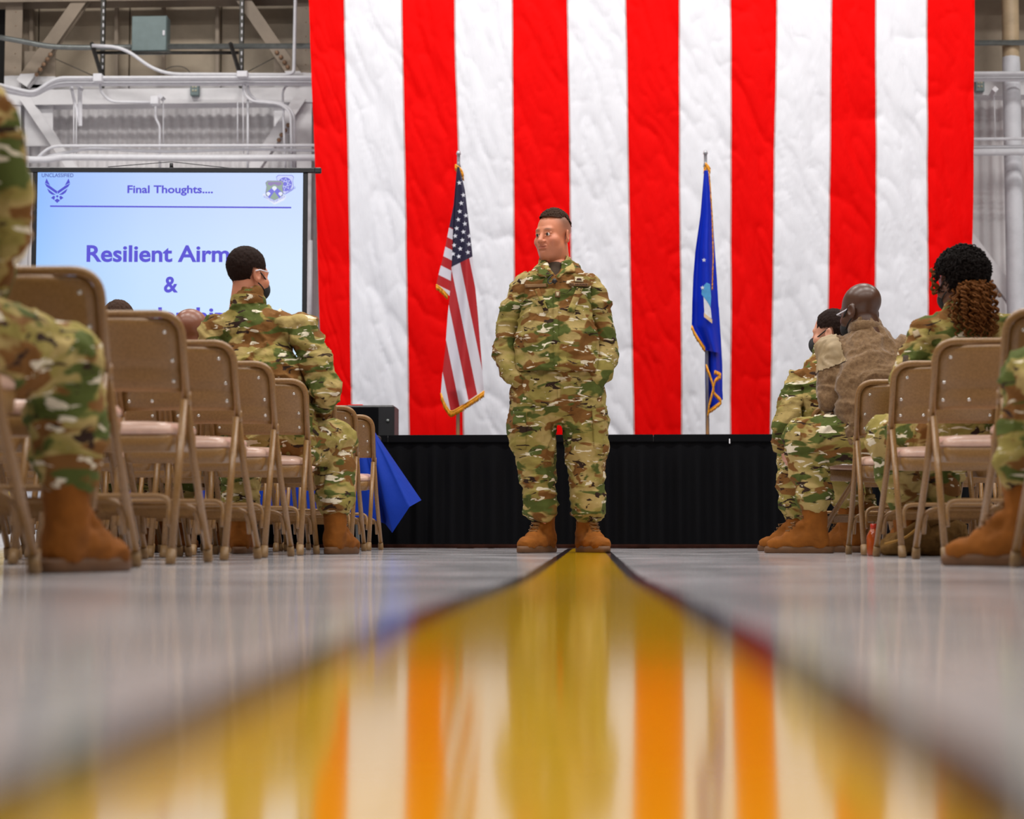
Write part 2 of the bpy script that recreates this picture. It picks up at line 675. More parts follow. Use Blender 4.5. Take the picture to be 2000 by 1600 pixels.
    pipe([(-30, 303), (60, 312), (95, 312), (120, 307), (450, 309), (2100, 296)], 17.0, .032, M_PIPEW, 'thick white pipe running just above the screen', rad=.3)
    # junction boxes
    for (px, py, w_, h_), lab, m in (((192, 153, 18, 17), 'white junction box on the conduit bundle under the left strut', M_PIPEW), ((474, 146, 22, 13), 'white junction box on the conduit bundle under the right strut', M_PIPEW), ((303, 197, 17, 17), 'small white junction box on the white wall beam', M_PIPEW)):
        c = at(px, py, 16.98)
        e = empty('junction_box', c)
        tag(e, lab, 'junction box')
        s = mpp(16.98)
        MB().box((0, 0, 0), (w_ * s, .07, h_ * s), bev=.006).build('body', m, e, False)
        MB().box((0, -.038, 0), (w_ * s * .92, .008, h_ * s * .92), bev=.003).build('cover', m, e, False)
    for (px, py), lab in (((381, 176), 'grey double outlet box hanging under the conduit bundle'), ((1913, 168), 'grey double outlet box beside the right edge of the giant flag')):
        c = at(px, py, 17.515)
        e = empty('outlet_box', c)
        tag(e, lab, 'outlet')
        MB().box((0, 0, 0), (.085, .06, .12), bev=.006).build('body', M_BOX, e, False)
        for dx in (-.014, .014):
            for dz in (.025, -.012):
                MB().tube([(dx, -.03, dz), (dx, -.036, dz)], .011, 8).build('socket', plain_cream, e)
    # white bracket left
    e = empty('pipe_bracket', at(154, 246, 17.3))
    tag(e, 'white triangular pipe bracket standing below the conduit bundle', 'bracket')
    o = e.location
    def loc(px, py):
        return at(px, py, 17.2) - np.array(o)
    MB().tube([loc(156, 246), loc(156, 165)], .022, 4).build('post', M_PIPEW, e, False)
    MB().tube([loc(137, 160), loc(155, 243)], .016, 4).build('strut', M_PIPEW, e, False)
    MB().tube([loc(130, 153), loc(162, 176)], .016, 4).build('arm', M_PIPEW, e, False)
    # arms right
    o = MB().tube([at(1938, 185, 17.0), at(1944, 174, 16.8)], .03, 4).build('channel_stub', M_PIPEW, None, False)
    tag(o, 'short white channel stub poking out right of the giant flag', 'bracket')
    o = MB().tube([at(318, 193, 17.3), at(313, 188, 17.0)], .03, 4).build('channel_stub', M_PIPEW, None, False)
    tag(o, 'short white channel stub poking out right of the small junction box', 'bracket')
    pipe([(1942, 190), (1944, 276)], 17.0, .004, M_PIPEW, 'thin hanging rod between the flag and the pipe column', 'hanger_rod', 'rod')
    # wires
    pipe([(108, 115), (182, 148)], 17.3, .004, M_STRUT, 'dark slack wire from the left gusset to the junction box', 'slack_wire', 'wire')
    pipe([(484, 140), (535, 113)], 17.3, .004, M_STRUT, 'dark slack wire from the right junction box to the brace', 'slack_wire', 'wire')
    pipe([(318, 146), (322, 136), (335, 130), (352, 129), (365, 134), (372, 143)], 17.2, .004, M_STRUT, 'thin wire looping above the conduit bundle', 'slack_wire', 'wire', .08)
    pipe([(607, 470), (607, 660)], 16.8, .02, M_PIPEW, 'white vertical pipe in the gap between screen and flag')


plain_cream = plain('cream_socket', srgb(200, 195, 170), .5)
make_hangar_steel()
# ------------------------------------------------------------------ giant flag
def cloth_mat(name, col, bump=.35, rough=.6, sheen=.0, scale=9, dark=.955, spec=.2):
    t = NT(name)
    v = t.coord('Object', (1, 1, .35), (0, 0, 0), (0, math.radians(28), 0))
    n = t.noise(v, scale, 4, .5, .15)
    d = tuple(x * dark for x in col[:3]) + (1,)
    t.base(t.ramp(n, [(.3, d), (.6, col)]))
    n2 = t.noise(v, scale * 1.3, 4, .5, .25)
    t.bump(n2, bump, .02)
    t.set(Roughness=rough)
    t.b.inputs['Sheen Weight'].default_value = sheen
    t.b.inputs['Specular IOR Level'].default_value = spec
    return t.m


M_RED = cloth_mat('red_flag_nylon', srgb(228, 0, 0), .45, .6, 0, 9, .955, .06)
M_WHITE = cloth_mat('white_flag_nylon', srgb(226, 226, 233), .5, .5, 0, 9, .955, .1)
FLAGY = 16.0
BOUND = [(603, 632), (674, 688), (784, 800), (889, 905), (999, 1009), (1108, 1120), (1221, 1238), (1327, 1331), (1426, 1428), (1517, 1506), (1625, 1612), (1709, 1712), (1811, 1815), (1906, 1894)]


def make_giant_flag():
    e = empty('hanging_flag', at(1250, 860, FLAGY))
    tag(e, 'giant red and white striped flag hung vertically behind the stage', 'flag')
    o = np.array(e.location)
    ztop, zbot = 6.6, .55
    nr = 300
    zz = np.linspace(zbot, ztop, nr)
    z0, z1 = at(1000, 0, FLAGY)[2], at(1000, 845, FLAGY)[2]

    def bx(b, z):
        x0, x1 = at(b[0], 0, FLAGY)[0], at(b[1], 845, FLAGY)[0]
        return x1 + (x0 - x1) * (z - z1) / (z0 - z1)
    for i in range(13):
        nc = 26
        u = np.linspace(0, 1, nc)
        Z, U = np.meshgrid(zz, u, indexing='ij')
        wob0 = .012 * (fbm(np.stack([zz * .9, zz * 0 + i, zz * 0], -1), 5) - .5) * 2
        wob1 = .012 * (fbm(np.stack([zz * .9, zz * 0 + i + 1, zz * 0], -1), 5) - .5) * 2
        x0 = bx(BOUND[i], zz) + wob0
        x1 = bx(BOUND[i + 1], zz) + wob1
        X = x0[:, None] + (x1 - x0)[:, None] * U
        # folds: diagonal wrinkles and soft vertical swells
        s = X * .95 + Z * .30
        q = Z - X * .30
        wv = fbm(np.stack([X * 1.5, Z * 1.2, Z * 0], -1), 13)
        P = np.stack([s * 3.2 + 1.5 * wv, q * .8, Z * 0], -1)
        P2 = np.stack([s * 9.0 + 2.5 * wv, q * 1.5, Z * 0 + 4], -1)
        P3 = np.stack([s * 17.0 + 3 * wv, q * 4.0 + 2 * wv, Z * 0 + 9], -1)
        d = .018 * (ridge(P, 11) ** 2 - .4) + .014 * (ridge(P2, 12) ** 5 - .2) + .007 * (ridge(P3, 16) ** 4 - .3)
        d += .04 * (fbm(np.stack([X * 1.3, Z * .35, Z * 0], -1), 14) - .5)
        Yv = FLAGY + d
        V = np.stack([X, Yv, Z], -1).reshape(-1, 3) - o
        F = np.array([(r * nc + c, r * nc + c + 1, (r + 1) * nc + c + 1, (r + 1) * nc + c) for r in range(nr - 1) for c in range(nc - 1)])
        link('stripe', mesh_np('stripe', V, F), M_RED if i % 2 == 0 else M_WHITE, e)
        # stitched seam
        if i:
            n = nr
            Vs = np.stack([np.stack([x0 - .006, Yv[:, 0] - .004, zz], -1), np.stack([x0 + .006, Yv[:, 0] - .004, zz], -1)], 1).reshape(-1, 3) - o
            Fs = np.array([(2 * k, 2 * k + 1, 2 * k + 3, 2 * k + 2) for k in range(n - 1)])
            link('seam', mesh_np('seam', Vs, Fs), M_SEAM, e)


M_SEAM = cloth_mat('seam_thread', srgb(196, 150, 150), .2)
make_giant_flag()

# ------------------------------------------------------------------ stage
SY = 12.2
SZ = .755
M_SKIRT = cloth_mat('black_skirt_cloth', (.005, .005, .006, 1), .15, .85, .0, 9, .88, .05)
M_DECK = plain('dark_stage_deck', srgb(40, 38, 38), .7)
M_RAIL = plain('reddish_stage_rail', srgb(128, 78, 62), .45, .5, .3, 12)


def make_stage():
    e = empty('stage_platform', (0, SY, 0))
    tag(e, 'low stage platform behind the speaker with dark deck', 'stage')
    x0, x1 = -3.3, 3.9
    MB().box(((x0 + x1) / 2, 1.78, SZ - .05), (x1 - x0, 3.45, .1), bev=.01).build('deck', M_DECK, e, False)
    MB().box(((x0 + x1) / 2, .06, .02), (x1 - x0, .04, .035)).build('base_rail', M_RAIL, e, False)
    k = 0
    x = x0 + .1
    while x < x1:
        for y in (.12, 3.3):
            b = MB().box((x, y, SZ / 2 - .05), (.05, .05, SZ - .1)).box((x, y, .006), (.11, .11, .012))
            b.build('leg', M_RAIL, e, False)
        x += 1.18
    s = empty('stage_skirt', (0, SY, 0))
    tag(s, 'black pleated skirt hanging along the stage front', 'skirt')
    xb = [x0 - .02, -1.35, .42, 1.98, x1 + .02]
    for i in range(4):
        xs = np.linspace(xb[i] - .012, xb[i + 1] + .012, int((xb[i + 1] - xb[i]) / .009))
        ph = xs * 2 * np.pi / .125 + 5 * fbm(np.stack([xs * 2.2, xs * 0, xs * 0], -1), 31)
        zs = np.linspace(.028, SZ - .045, 12)
        rows = []
        for z in zs:
            f = min(1, (SZ - .045 - z) / .25 + .15)
            rows.append(np.stack([xs, -.035 - .022 * f * np.sin(ph) - .01 * f * np.sin(ph * .37 + z * 2), np.full_like(xs, z)], -1))
        V = np.concatenate(rows)
        n = len(xs)
        F = np.array([(r * n + c, r * n + c + 1, (r + 1) * n + c + 1, (r + 1) * n + c) for r in range(len(zs) - 1) for c in range(n - 1)])
        link('pleated_panel', mesh_np('pleated_panel', V, F), M_SKIRT, s)
        MB().box(((xb[i] + xb[i + 1]) / 2, -.045, SZ - .024), (xb[i + 1] - xb[i] - .004, .02, .05), bev=.004).build('header_band', M_SKIRT, s, False)
    c = at(1425, 862, SY - .06)
    MB().box((c[0], -.062, c[2]), (.008, .006, .032), bev=.002).build('clip', M_PIPEW, s, False)


make_stage()

# ------------------------------------------------------------------ projection screen
def text_mesh(name, body, size, bold=0.0, align='CENTER'):
    cu = bpy.data.curves.new(name, 'FONT')
    cu.body = body
    cu.size = size
    cu.align_x = align
    cu.offset = bold
    cu.resolution_u = 4
    o = bpy.data.objects.new(name, cu)
    COL.objects.link(o)
    dg = bpy.context.evaluated_depsgraph_get()
    m = bpy.data.meshes.new_from_object(o.evaluated_get(dg))
    bpy.data.objects.remove(o)
    m.materials.clear()
    return m


def emis(name, c, s=1.45):
    t = NT(name)
    t.b.inputs['Base Color'].default_value = (.02, .02, .02, 1)
    t.b.inputs['Emission Color'].default_value = c
    t.b.inputs['Emission Strength'].default_value = s
    t.set(Roughness=.8)
    return t.m


def make_screen():
    Y = 12.75
    tl, tr = at(74, 334, Y - .05), at(592, 341, Y + .05)
    W = math.hypot(tr[0] - tl[0], .1)
    cx, cy = (tl[0] + tr[0]) / 2, Y
    ang = math.atan2(.1, tr[0] - tl[0])
    zt = (tl[2] + tr[2]) / 2
    zb = at(335, 722, Y)[2]
    H = zt - zb
    e = empty('projection_screen', (cx, cy, SZ), ang)
    tag(e, 'white projection screen on a tripod showing a blue slide', 'screen')
    zt -= SZ
    zb -= SZ
    hw = W / 2
    b = .035
    # black border pieces
    MB().box((0, 0, zt + b / 2), (W + 2 * b + .1, .03, b), bev=.004).build('top_bar', M_BLACK, e, False)
    for s in (-1, 1):
        MB().box((s * (hw + b / 2), 0, (zt + zb) / 2), (b, .012, H), bev=.003).build('side_border', M_BLACK, e, False)
        MB().box((s * (hw + b + .07), 0, zt + b / 2), (.05, .036, .04), bev=.006).build('end_cap', M_BLACK, e, False)
    MB().box((0, 0, zb - .035), (W + 2 * b, .05, .07), bev=.012).build('case', M_BLACK, e, False)
    MB().tube([(0, .03, zt + .04), (0, .03, zt + .075)], .013, 8).build('hook', M_BLACK, e)
    MB().tube([(-.45, .02, zt + .045), (0, .03, zt + .085), (.5, .02, zt + .03)], .003, 6).build('bail_wire', M_BLACK, e)
    MB().tube([(0, .04, .06), (0, .04, zt + .05)], .016, 10).build('pole', M_GALV, e)
    for k in range(3):
        a = math.radians(90 + 120 * k)
        MB().tube([(0, .04, .42), (.2 * math.cos(a), .04 + .2 * math.sin(a), .18), (.42 * math.cos(a), .04 + .42 * math.sin(a), .012)], .012, 8).build('leg', M_BLACK, e)
    # slide: a bluish gradient brightening toward the lower right
    t = NT('projected_slide')
    tc = t.n('ShaderNodeTexCoord')
    sp = t.n('ShaderNodeSeparateXYZ')
    t.l(tc.outputs['Object'], sp.inputs[0])
    u = t.math('MULTIPLY_ADD', sp.outputs['X'], 1 / W, .5)
    v = t.math('MULTIPLY_ADD', sp.outputs['Z'], 1 / H, 0)
    c1 = t.ramp(u, [(0, srgb(88, 172, 255)), (.12, srgb(140, 190, 255)), (.4, srgb(190, 220, 255)), (.75, srgb(214, 234, 255)), (1, srgb(220, 238, 255))])
    c2 = t.ramp(v, [(.0, srgb(210, 240, 255)), (.55, srgb(205, 230, 255)), (.85, srgb(186, 206, 255)), (1, srgb(184, 200, 255))])
    em = t.mix(.45, c1, c2)
    t.l(em, t.b.inputs['Emission Color'])
    t.b.inputs['Emission Strength'].default_value = 1.5
    t.base((.02, .02, .02, 1))
    t.set(Roughness=.8)
    sl = MB()
    sl.add([(-hw, -.004, 0), (hw, -.004, 0), (hw, -.004, H), (-hw, -.004, H)], [(0, 1, 2, 3)])
    slide = sl.build('slide', t.m, e, False, (0, 0, zb))
    s = mpp(Y)
    x_of = lambda px: (px - 333) * s
    z_of = lambda py: H - (py - 337.5) * s
    blue = emis('slide_text_blue', srgb(84, 76, 214))
    navy = emis('slide_text_navy', srgb(52, 62, 150))
    wing = emis('slide_emblem_blue', srgb(72, 70, 205))

    def text(body, px, py, size_px, m, target=None, bold=.026):
        me = text_mesh('slide_text', body, 1.0, bold)
        co = np.array([v.co[:] for v in me.vertices])
        cap = 0.70
        k = size_px * s / cap
        wd = co[:, 0].max() - co[:, 0].min()
        kx = (target * s / wd) if target else k
        mid = (co[:, 0].max() + co[:, 0].min()) / 2
        for v in me.vertices:
            v.co = ((v.co.x - mid) * kx + x_of(px), -.007, v.co.y * k + z_of(py))
        o = link('slide_text', me, m, slide)
        o['label'] = 'slide lettering reading ' + body.strip('.')
    text('UNCLASSIFIED', 109, 347, 7.5, navy, 63, .006)
    text('Final Thoughts....', 333, 378.5, 15, blue, 170)
    text('Resilient Airmen', 335, 516, 32, blue, 332)
    text('&', 337, 577, 31, blue, 28)
    text('Leadership', 337, 640, 32, blue, 222)

    def flat(name, polys, m, yo=-.006):
        b = MB()
        for p in polys:
            b.add([(x_of(x), yo, z_of(y)) for x, y in p], [tuple(range(len(p)))])
        return b.build(name, m, slide, False)
    flat('rule_line', [[(95, 407), (574, 409), (574, 406), (95, 404)]], blue)
    # winged emblem, left then mirrored about x = 109
    q = lambda x, y: (60 + x * .135, 320 + y * .135)
    L = [[(200, 220), (178, 285), (255, 325)], [(172, 292), (205, 345), (355, 450), (362, 412), (250, 330)], [(210, 368), (240, 430), (285, 462), (340, 465)], [(310, 478), (270, 510), (318, 542), (332, 492)]]
    polys = []
    for p in L:
        a = [q(*z) for z in p]
        polys.append(a)
        polys.append([(2 * 108.9 - x, y) for x, y in a][::-1])
    polys.append([q(*z) for z in ((362, 585), (405, 548), (362, 520), (322, 548))])
    c = q(362, 487)
    polys.append([(c[0] + 2.3 * math.cos(k * math.pi / 5), c[1] + 2.3 * math.sin(k * math.pi / 5)) for k in range(10)])
    flat('winged_emblem', polys, wing)
    # two shields
    q = lambda x, y: (480 + x * .07, 330 + y * .07)
    shield = lambda sc, cx, cy: [q(cx + sc * x, cy + sc * y) for x, y in ((-200, -290), (200, -290), (255, -230), (225, -120), (250, 50), (235, 130), (150, 190), (0, 270), (-150, 190), (-235, 130), (-250, 50), (-225, -120), (-255, -230))]
    pale = emis('emblem_pale', srgb(206, 214, 255))
    viol = emis('emblem_violet', srgb(122, 120, 225))
    olive = emis('emblem_olive', srgb(150, 172, 160))
    mauve = emis('emblem_mauve', srgb(150, 132, 185))
    white = emis('emblem_white', srgb(235, 240, 255))
    flat('shield_outline', [shield(1.0, 1160, 460)], viol, -.0055)
    flat('shield', [shield(.95, 1160, 460)], pale, -.006)
    flat('globe', [[q(1160 + 200 * math.cos(k * math.pi / 12), 435 + 200 * math.sin(k * math.pi / 12)) for k in range(24)]], viol, -.0065)
    gl = []
    for a in (-60, -15, 30, 75):
        ca, sa = math.cos(math.radians(a)), math.sin(math.radians(a))
        for off in (-70, 60):
            gl.append([q(1160 + ca * l - sa * (off + wd), 435 + sa * l + ca * (off + wd)) for l, wd in ((-170, -6), (170, -6), (170, 6), (-170, 6))])
    flat('globe_lines', gl, pale, -.007)
    flat('scroll', [[q(x, y) for x, y in ((520, 740), (600, 830), (862, 1025), (1130, 900), (1190, 800), (1150, 740), (1110, 780), (862, 925), (620, 790), (570, 700))]], white, -.0055)
    flat('shield_outline', [shield(1.02, 862, 630)], mauve, -.0075)
    flat('shield', [shield(.97, 862, 630)], olive, -.008)
    flat('shield_band', [[q(x, y) for x, y in ((680, 375), (1050, 375), (1075, 440), (960, 490), (862, 430), (760, 490), (670, 440))]], mauve, -.0085)
    flat('shield_field', [[q(x, y) for x, y in ((862, 480), (1100, 690), (1010, 850), (862, 650), (720, 850), (625, 690))]], viol, -.009)
    pc = []
    for cx, cy, r in ((862, 560, 70), (690, 720, 60), (1035, 720, 60)):
        pc.append([q(cx + r * math.cos(a), cy - r * math.sin(a)) for a in np.linspace(0, math.pi, 8)] + [q(cx, cy + r * 1.1)])
    flat('parachute_marks', pc, white, -.0095)
    for body, px, py, a0, wpx in (('EIGHTEENTH AIR FORCE', 862, 1, 0, 46), ('COMMAND', 1370, 1, 0, 22)):
        me = text_mesh('emblem_text', body, 1.0, .01)
        co = np.array([v.co[:] for v in me.vertices])
        x0, x1 = co[:, 0].min(), co[:, 0].max()
        for v in me.vertices:
            u = (v.co.x - x0) / (x1 - x0) * 2 - 1
            h = v.co.y / .7
            if px == 862:
                X, Yp = 862 + u * 300, 975 - abs(u) * 165 - 55 * h
            else:
                X, Yp = 1330 + u * 140 - 20 * h, 700 - (u + 1) * 75 - 55 * h
            p = q(X, Yp)
            v.co = (x_of(p[0]), -.010, z_of(p[1]))
        o = link('emblem_text', me, viol, slide)
        o['label'] = 'emblem lettering reading ' + body
    return e


make_screen()

# ------------------------------------------------------------------ stage flags
M_GOLD = plain('gold_fringe', srgb(226, 152, 20), .5, .1, .3, 60, .3)
M_POLE = plain('chrome_pole', srgb(176, 178, 184), .25, .35, .05)


def grid_cloth(Lp, Rp, Y, nu, nv, fold, uvf):
    """sheet between two outline curves given as (px,py) lists; fold(u,v) pushes along Y"""
    def interp(C, v):
        C = np.array(C, float)
        t = np.linspace(0, 1, len(C))
        return np.stack([np.interp(v, t, C[:, 0]), np.interp(v, t, C[:, 1])], -1)
    u = np.linspace(0, 1, nu)
    v = np.linspace(0, 1, nv)
    A, B = interp(Lp, v), interp(Rp, v)
    V, UV = [], []
    for j in range(nv):
        for i in range(nu):
            p = A[j] * (1 - u[i]) + B[j] * u[i]
            V.append(at(p[0], p[1], Y + fold(u[i], v[j])))
            UV.append(uvf(p[0], p[1], u[i], v[j]))
    F = np.array([(j * nu + i, (j + 1) * nu + i, (j + 1) * nu + i + 1, j * nu + i + 1) for j in range(nv - 1) for i in range(nu - 1)])
    return np.array(V), F, np.array(UV)


def uv_mesh(name, V, F, UV):
    m = mesh_np(name, V, F)
    lay = m.uv_layers.new(name='cloth')
    lay.data.foreach_set('uv', UV[F.ravel()].astype(np.float32).ravel())
    return m


def striped_cloth(name, a, b, navy=None, canton=None):
    t = NT(name)
    uv = t.n('ShaderNodeUVMap', uv_map='cloth')
    sp = t.n('ShaderNodeSeparateXYZ')
    t.l(uv.outputs[0], sp.inputs[0])
    fr = t.math('FLOORED_MODULO', sp.outputs['X'], 2.0)
    f = t.math('GREATER_THAN', fr, 1.0)
    c = t.mix(f, a, b)
    if navy:
        c = t.mix(t.math('GREATER_THAN', sp.outputs['Y'], 0.0), c, navy)
    n = t.noise(t.coord('Object'), 60, 3)
    t.base(c)
    t.bump(n, .15, .003)
    t.set(Roughness=.6)
    return t.m


def star_pts(c, r, rot=0):
    P = []
    for k in range(10):
        a = math.pi / 2 + rot + k * math.pi / 5
        rr = r if k % 2 == 0 else r * .4
        P.append((c[0] + rr * math.cos(a), c[1] - rr * math.sin(a)))
    return P


def fringe(parent, pts, Y, w, yo=-.02):
    """gold fringe: a thin header cord with close-set hanging threads along a pixel polyline"""
    P = [at(x, y, Y + yo) for x, y in pts]
    P = np.array(fillet(P, .03) if len(P) > 2 else P)
    b = MB().tube(P, w * .35, 6)
    seg = np.linalg.norm(np.diff(P, axis=0), axis=1)
    cum = np.concatenate([[0], np.cumsum(seg)])
    rnd = random.Random(int(pts[0][0]))
    d = 0.0
    while d < cum[-1]:
        p = np.array([np.interp(d, cum, P[:, k]) for k in range(3)])
        q = p + np.array([rnd.uniform(-.004, .004), rnd.uniform(-.006, .004), -w * rnd.uniform(1.9, 2.4)])
        b.tube([p, (p + q) / 2 + (0, -.003, 0), q], .0032, 4)
        d += .0045
    b.build('fringe', M_GOLD, parent)


def flagpole(px, ptop, Y, parent):
    a = at(px, 600, Y)
    zt = at(px, ptop, Y)[2]
    o = np.array(parent.location)
    x = a[0] - o[0]
    MB().tube([(x, 0, .02), (x, 0, zt - o[2] - .12)], .015, 12).build('pole', M_POLE, parent)
    MB().tube([(x, 0, zt - o[2] - .13), (x, 0, zt - o[2] - .1), (x, 0, zt - o[2] - .03), (x, 0, zt - o[2] - .028), (x, 0, zt - o[2])], [.02, .013, .013, .02, .012], 12).build('ferrule', M_POLE, parent)
    MB().tube([(x, 0, 0), (x, 0, .03), (x, 0, .05), (x, 0, .09)], [.15, .15, .05, .025], 24).build('base', M_GOLD, parent)


def rehome(objs, parent):
    """vertices were given in world space: make them local to the parent"""
    o = np.array(parent.location)
    for ob in objs:
        for v in ob.data.vertices:
            v.co = Vector(np.array(v.co) - o)


def make_stage_flags():
    Y = 14.5
    # national flag
    e = empty('flag_on_pole', (at(895, 850, Y)[0], Y, SZ))
    tag(e, 'gold fringed flag of stars and stripes on a chrome pole on stage', 'flag')
    flagpole(895, 295, Y, e)
    before = set(COL.objects)
    red, wht, nav = srgb(176, 16, 24), srgb(214, 208, 218), srgb(30, 24, 58)
    m1 = striped_cloth('flag_stripes_cloth', wht, red, nav)

    def uv_front(x, y, u, v):
        s = (x - 881 - .205 * (y - 522)) / 19.5
        cant = (522 - .5 * (x - 881)) - y
        return (s + 20, cant)
    L = [(893, 326), (888, 380), (885, 440), (883, 500), (880, 560), (874, 620), (870, 680), (864, 730), (861, 770), (880, 806)]
    R = [(897, 326), (908, 370), (915, 430), (922, 490), (928, 560), (933, 610), (937, 660), (941, 710), (944, 750), (945, 762)]
    V, F, UV = grid_cloth(L, R, Y - .10, 26, 90, lambda u, v: .05 * math.sin(u * 5.5 + v * 2) * min(1, v * 3) + .02 * math.sin(u * 14 + v * 5) * v, uv_front)
    link('cloth', uv_mesh('cloth', V, F, UV), m1, e)
    # rear fold with its stripes running across
    def uv_back(x, y, u, v):
        s = (y - 440 - .5 * (x - 868)) / 20.5
        return (s + 20 + 0, (438 + .5 * (x - 868)) - y)
    L2 = [(892, 330), (886, 400), (876, 450), (866, 500), (858, 530), (852, 556)]
    R2 = [(897, 330), (892, 400), (890, 450), (888, 500), (884, 545), (878, 578)]
    V, F, UV = grid_cloth(L2, R2, Y + .02, 16, 60, lambda u, v: .04 * math.cos(u * 3), uv_back)
    link('rear_fold', uv_mesh('rear_fold', V, F, UV), m1, e)
    fringe(e, [(861, 768), (868, 788), (880, 806), (900, 795), (925, 779), (946, 764)], Y, .02, -.14)
    fringe(e, [(852, 556), (862, 563), (874, 576)], Y, .018, -.04)
    fringe(e, [(889, 322), (896, 326), (903, 334), (905, 344)], Y, .02, -.06)
    for x, y in ((897, 357), (905, 381), (901, 397), (898, 413), (910, 421), (895, 429), (908, 437), (892, 446), (905, 453), (889, 461), (903, 469), (917, 461), (916, 477), (899, 486), (914, 493), (887, 479), (896, 501), (885, 496)):
        p = [at(a, b, Y - .19) for a, b in star_pts((x, y), 5.0, .12)]
        MB().poly(p, .003).build('star', M_STAR, e, False)
    new = [o for o in COL.objects if o not in before]
    rehome(new, e)
    # blue service flag
    e = empty('flag_on_pole', (at(1384, 850, Y)[0], Y, SZ))
    tag(e, 'royal blue flag with gold fringe and crest on a chrome pole on stage', 'flag')
    flagpole(1380, 294, Y, e)
    before = set(COL.objects)
    L = [(1375, 333), (1368, 420), (1358, 490), (1354, 540), (1352, 590), (1351, 636), (1365, 660), (1377, 684)]
    R = [(1383, 333), (1392, 420), (1395, 470), (1400, 540), (1403, 590), (1406, 640), (1407, 670), (1408, 690)]
    V, F, UV = grid_cloth(L, R, Y - .1, 30, 60, lambda u, v: .05 * math.sin(u * 7 + .6) * min(1, v * 3), lambda x, y, u, v: (u, v))
    link('cloth', uv_mesh('cloth', V, F, UV), M_ROYAL, e)
    L = [(1376, 600), (1377, 684), (1377, 740), (1378, 780), (1381, 808)]
    R = [(1404, 600), (1408, 660), (1411, 715), (1411, 760), (1412, 780)]
    V, F, UV = grid_cloth(L, R, Y - .02, 24, 50, lambda u, v: .05 * math.sin(u * 8), lambda x, y, u, v: (u, v))
    link('lower_cloth', uv_mesh('lower_cloth', V, F, UV), M_ROYAL, e)
    fringe(e, [(1351, 636), (1358, 652), (1377, 680)], Y, .016, -.17)
    fringe(e, [(1379, 712), (1388, 735), (1394, 755), (1386, 785), (1382, 808)], Y, .016, -.17)
    fringe(e, [(1396, 724), (1411, 731), (1396, 740), (1393, 765), (1411, 782), (1384, 802)], Y, .014, -.14)
    fringe(e, [(1378, 318), (1384, 326), (1387, 360), (1391, 420), (1393, 500), (1391, 560)], Y, .014, -.17)
    fringe(e, [(1375, 330), (1381, 320), (1387, 330)], Y, .018, -.06)
    # crest: blue eagle cloud, white shield part, scroll
    def flat(name, pts, m, yo):
        MB().poly([at(x, y, Y + yo) for x, y in pts], .003).build(name, m, e, False)
    flat('crest_cloud', [(1371, 562), (1380, 552), (1387, 555), (1389, 580), (1388, 600), (1383, 592), (1376, 582), (1370, 575)], M_SKYB, -.19)
    flat('crest_shield', [(1374, 578), (1383, 592), (1388, 602), (1390, 622), (1376, 615)], M_STAR, -.188)
    flat('crest_scroll', [(1375, 611), (1391, 624), (1391, 632), (1375, 619)], M_SCROLL, -.192)
    for x, y in ((1375, 508), (1372, 562)):
        MB().poly([at(a, b, Y - .195) for a, b in star_pts((x, y), 4.5)], .003).build('star', M_STAR, e, False)
    rehome([o for o in COL.objects if o not in before], e)


M_STAR = plain('white_star_thread', srgb(216, 216, 226), .6)
M_ROYAL = cloth_mat('royal_blue_cloth', srgb(10, 44, 186), .2, .5, 0, 20)
M_SKYB = plain('crest_sky_blue', srgb(70, 150, 205), .6)
M_SCROLL = plain('crest_scroll_cream', srgb(222, 190, 150), .6)
make_stage_flags()

# ------------------------------------------------------------------ blue table, loudspeaker, yellow board
M_BLUEC = cloth_mat('blue_table_cloth', srgb(3, 44, 142), .2, .8, 0, 20)


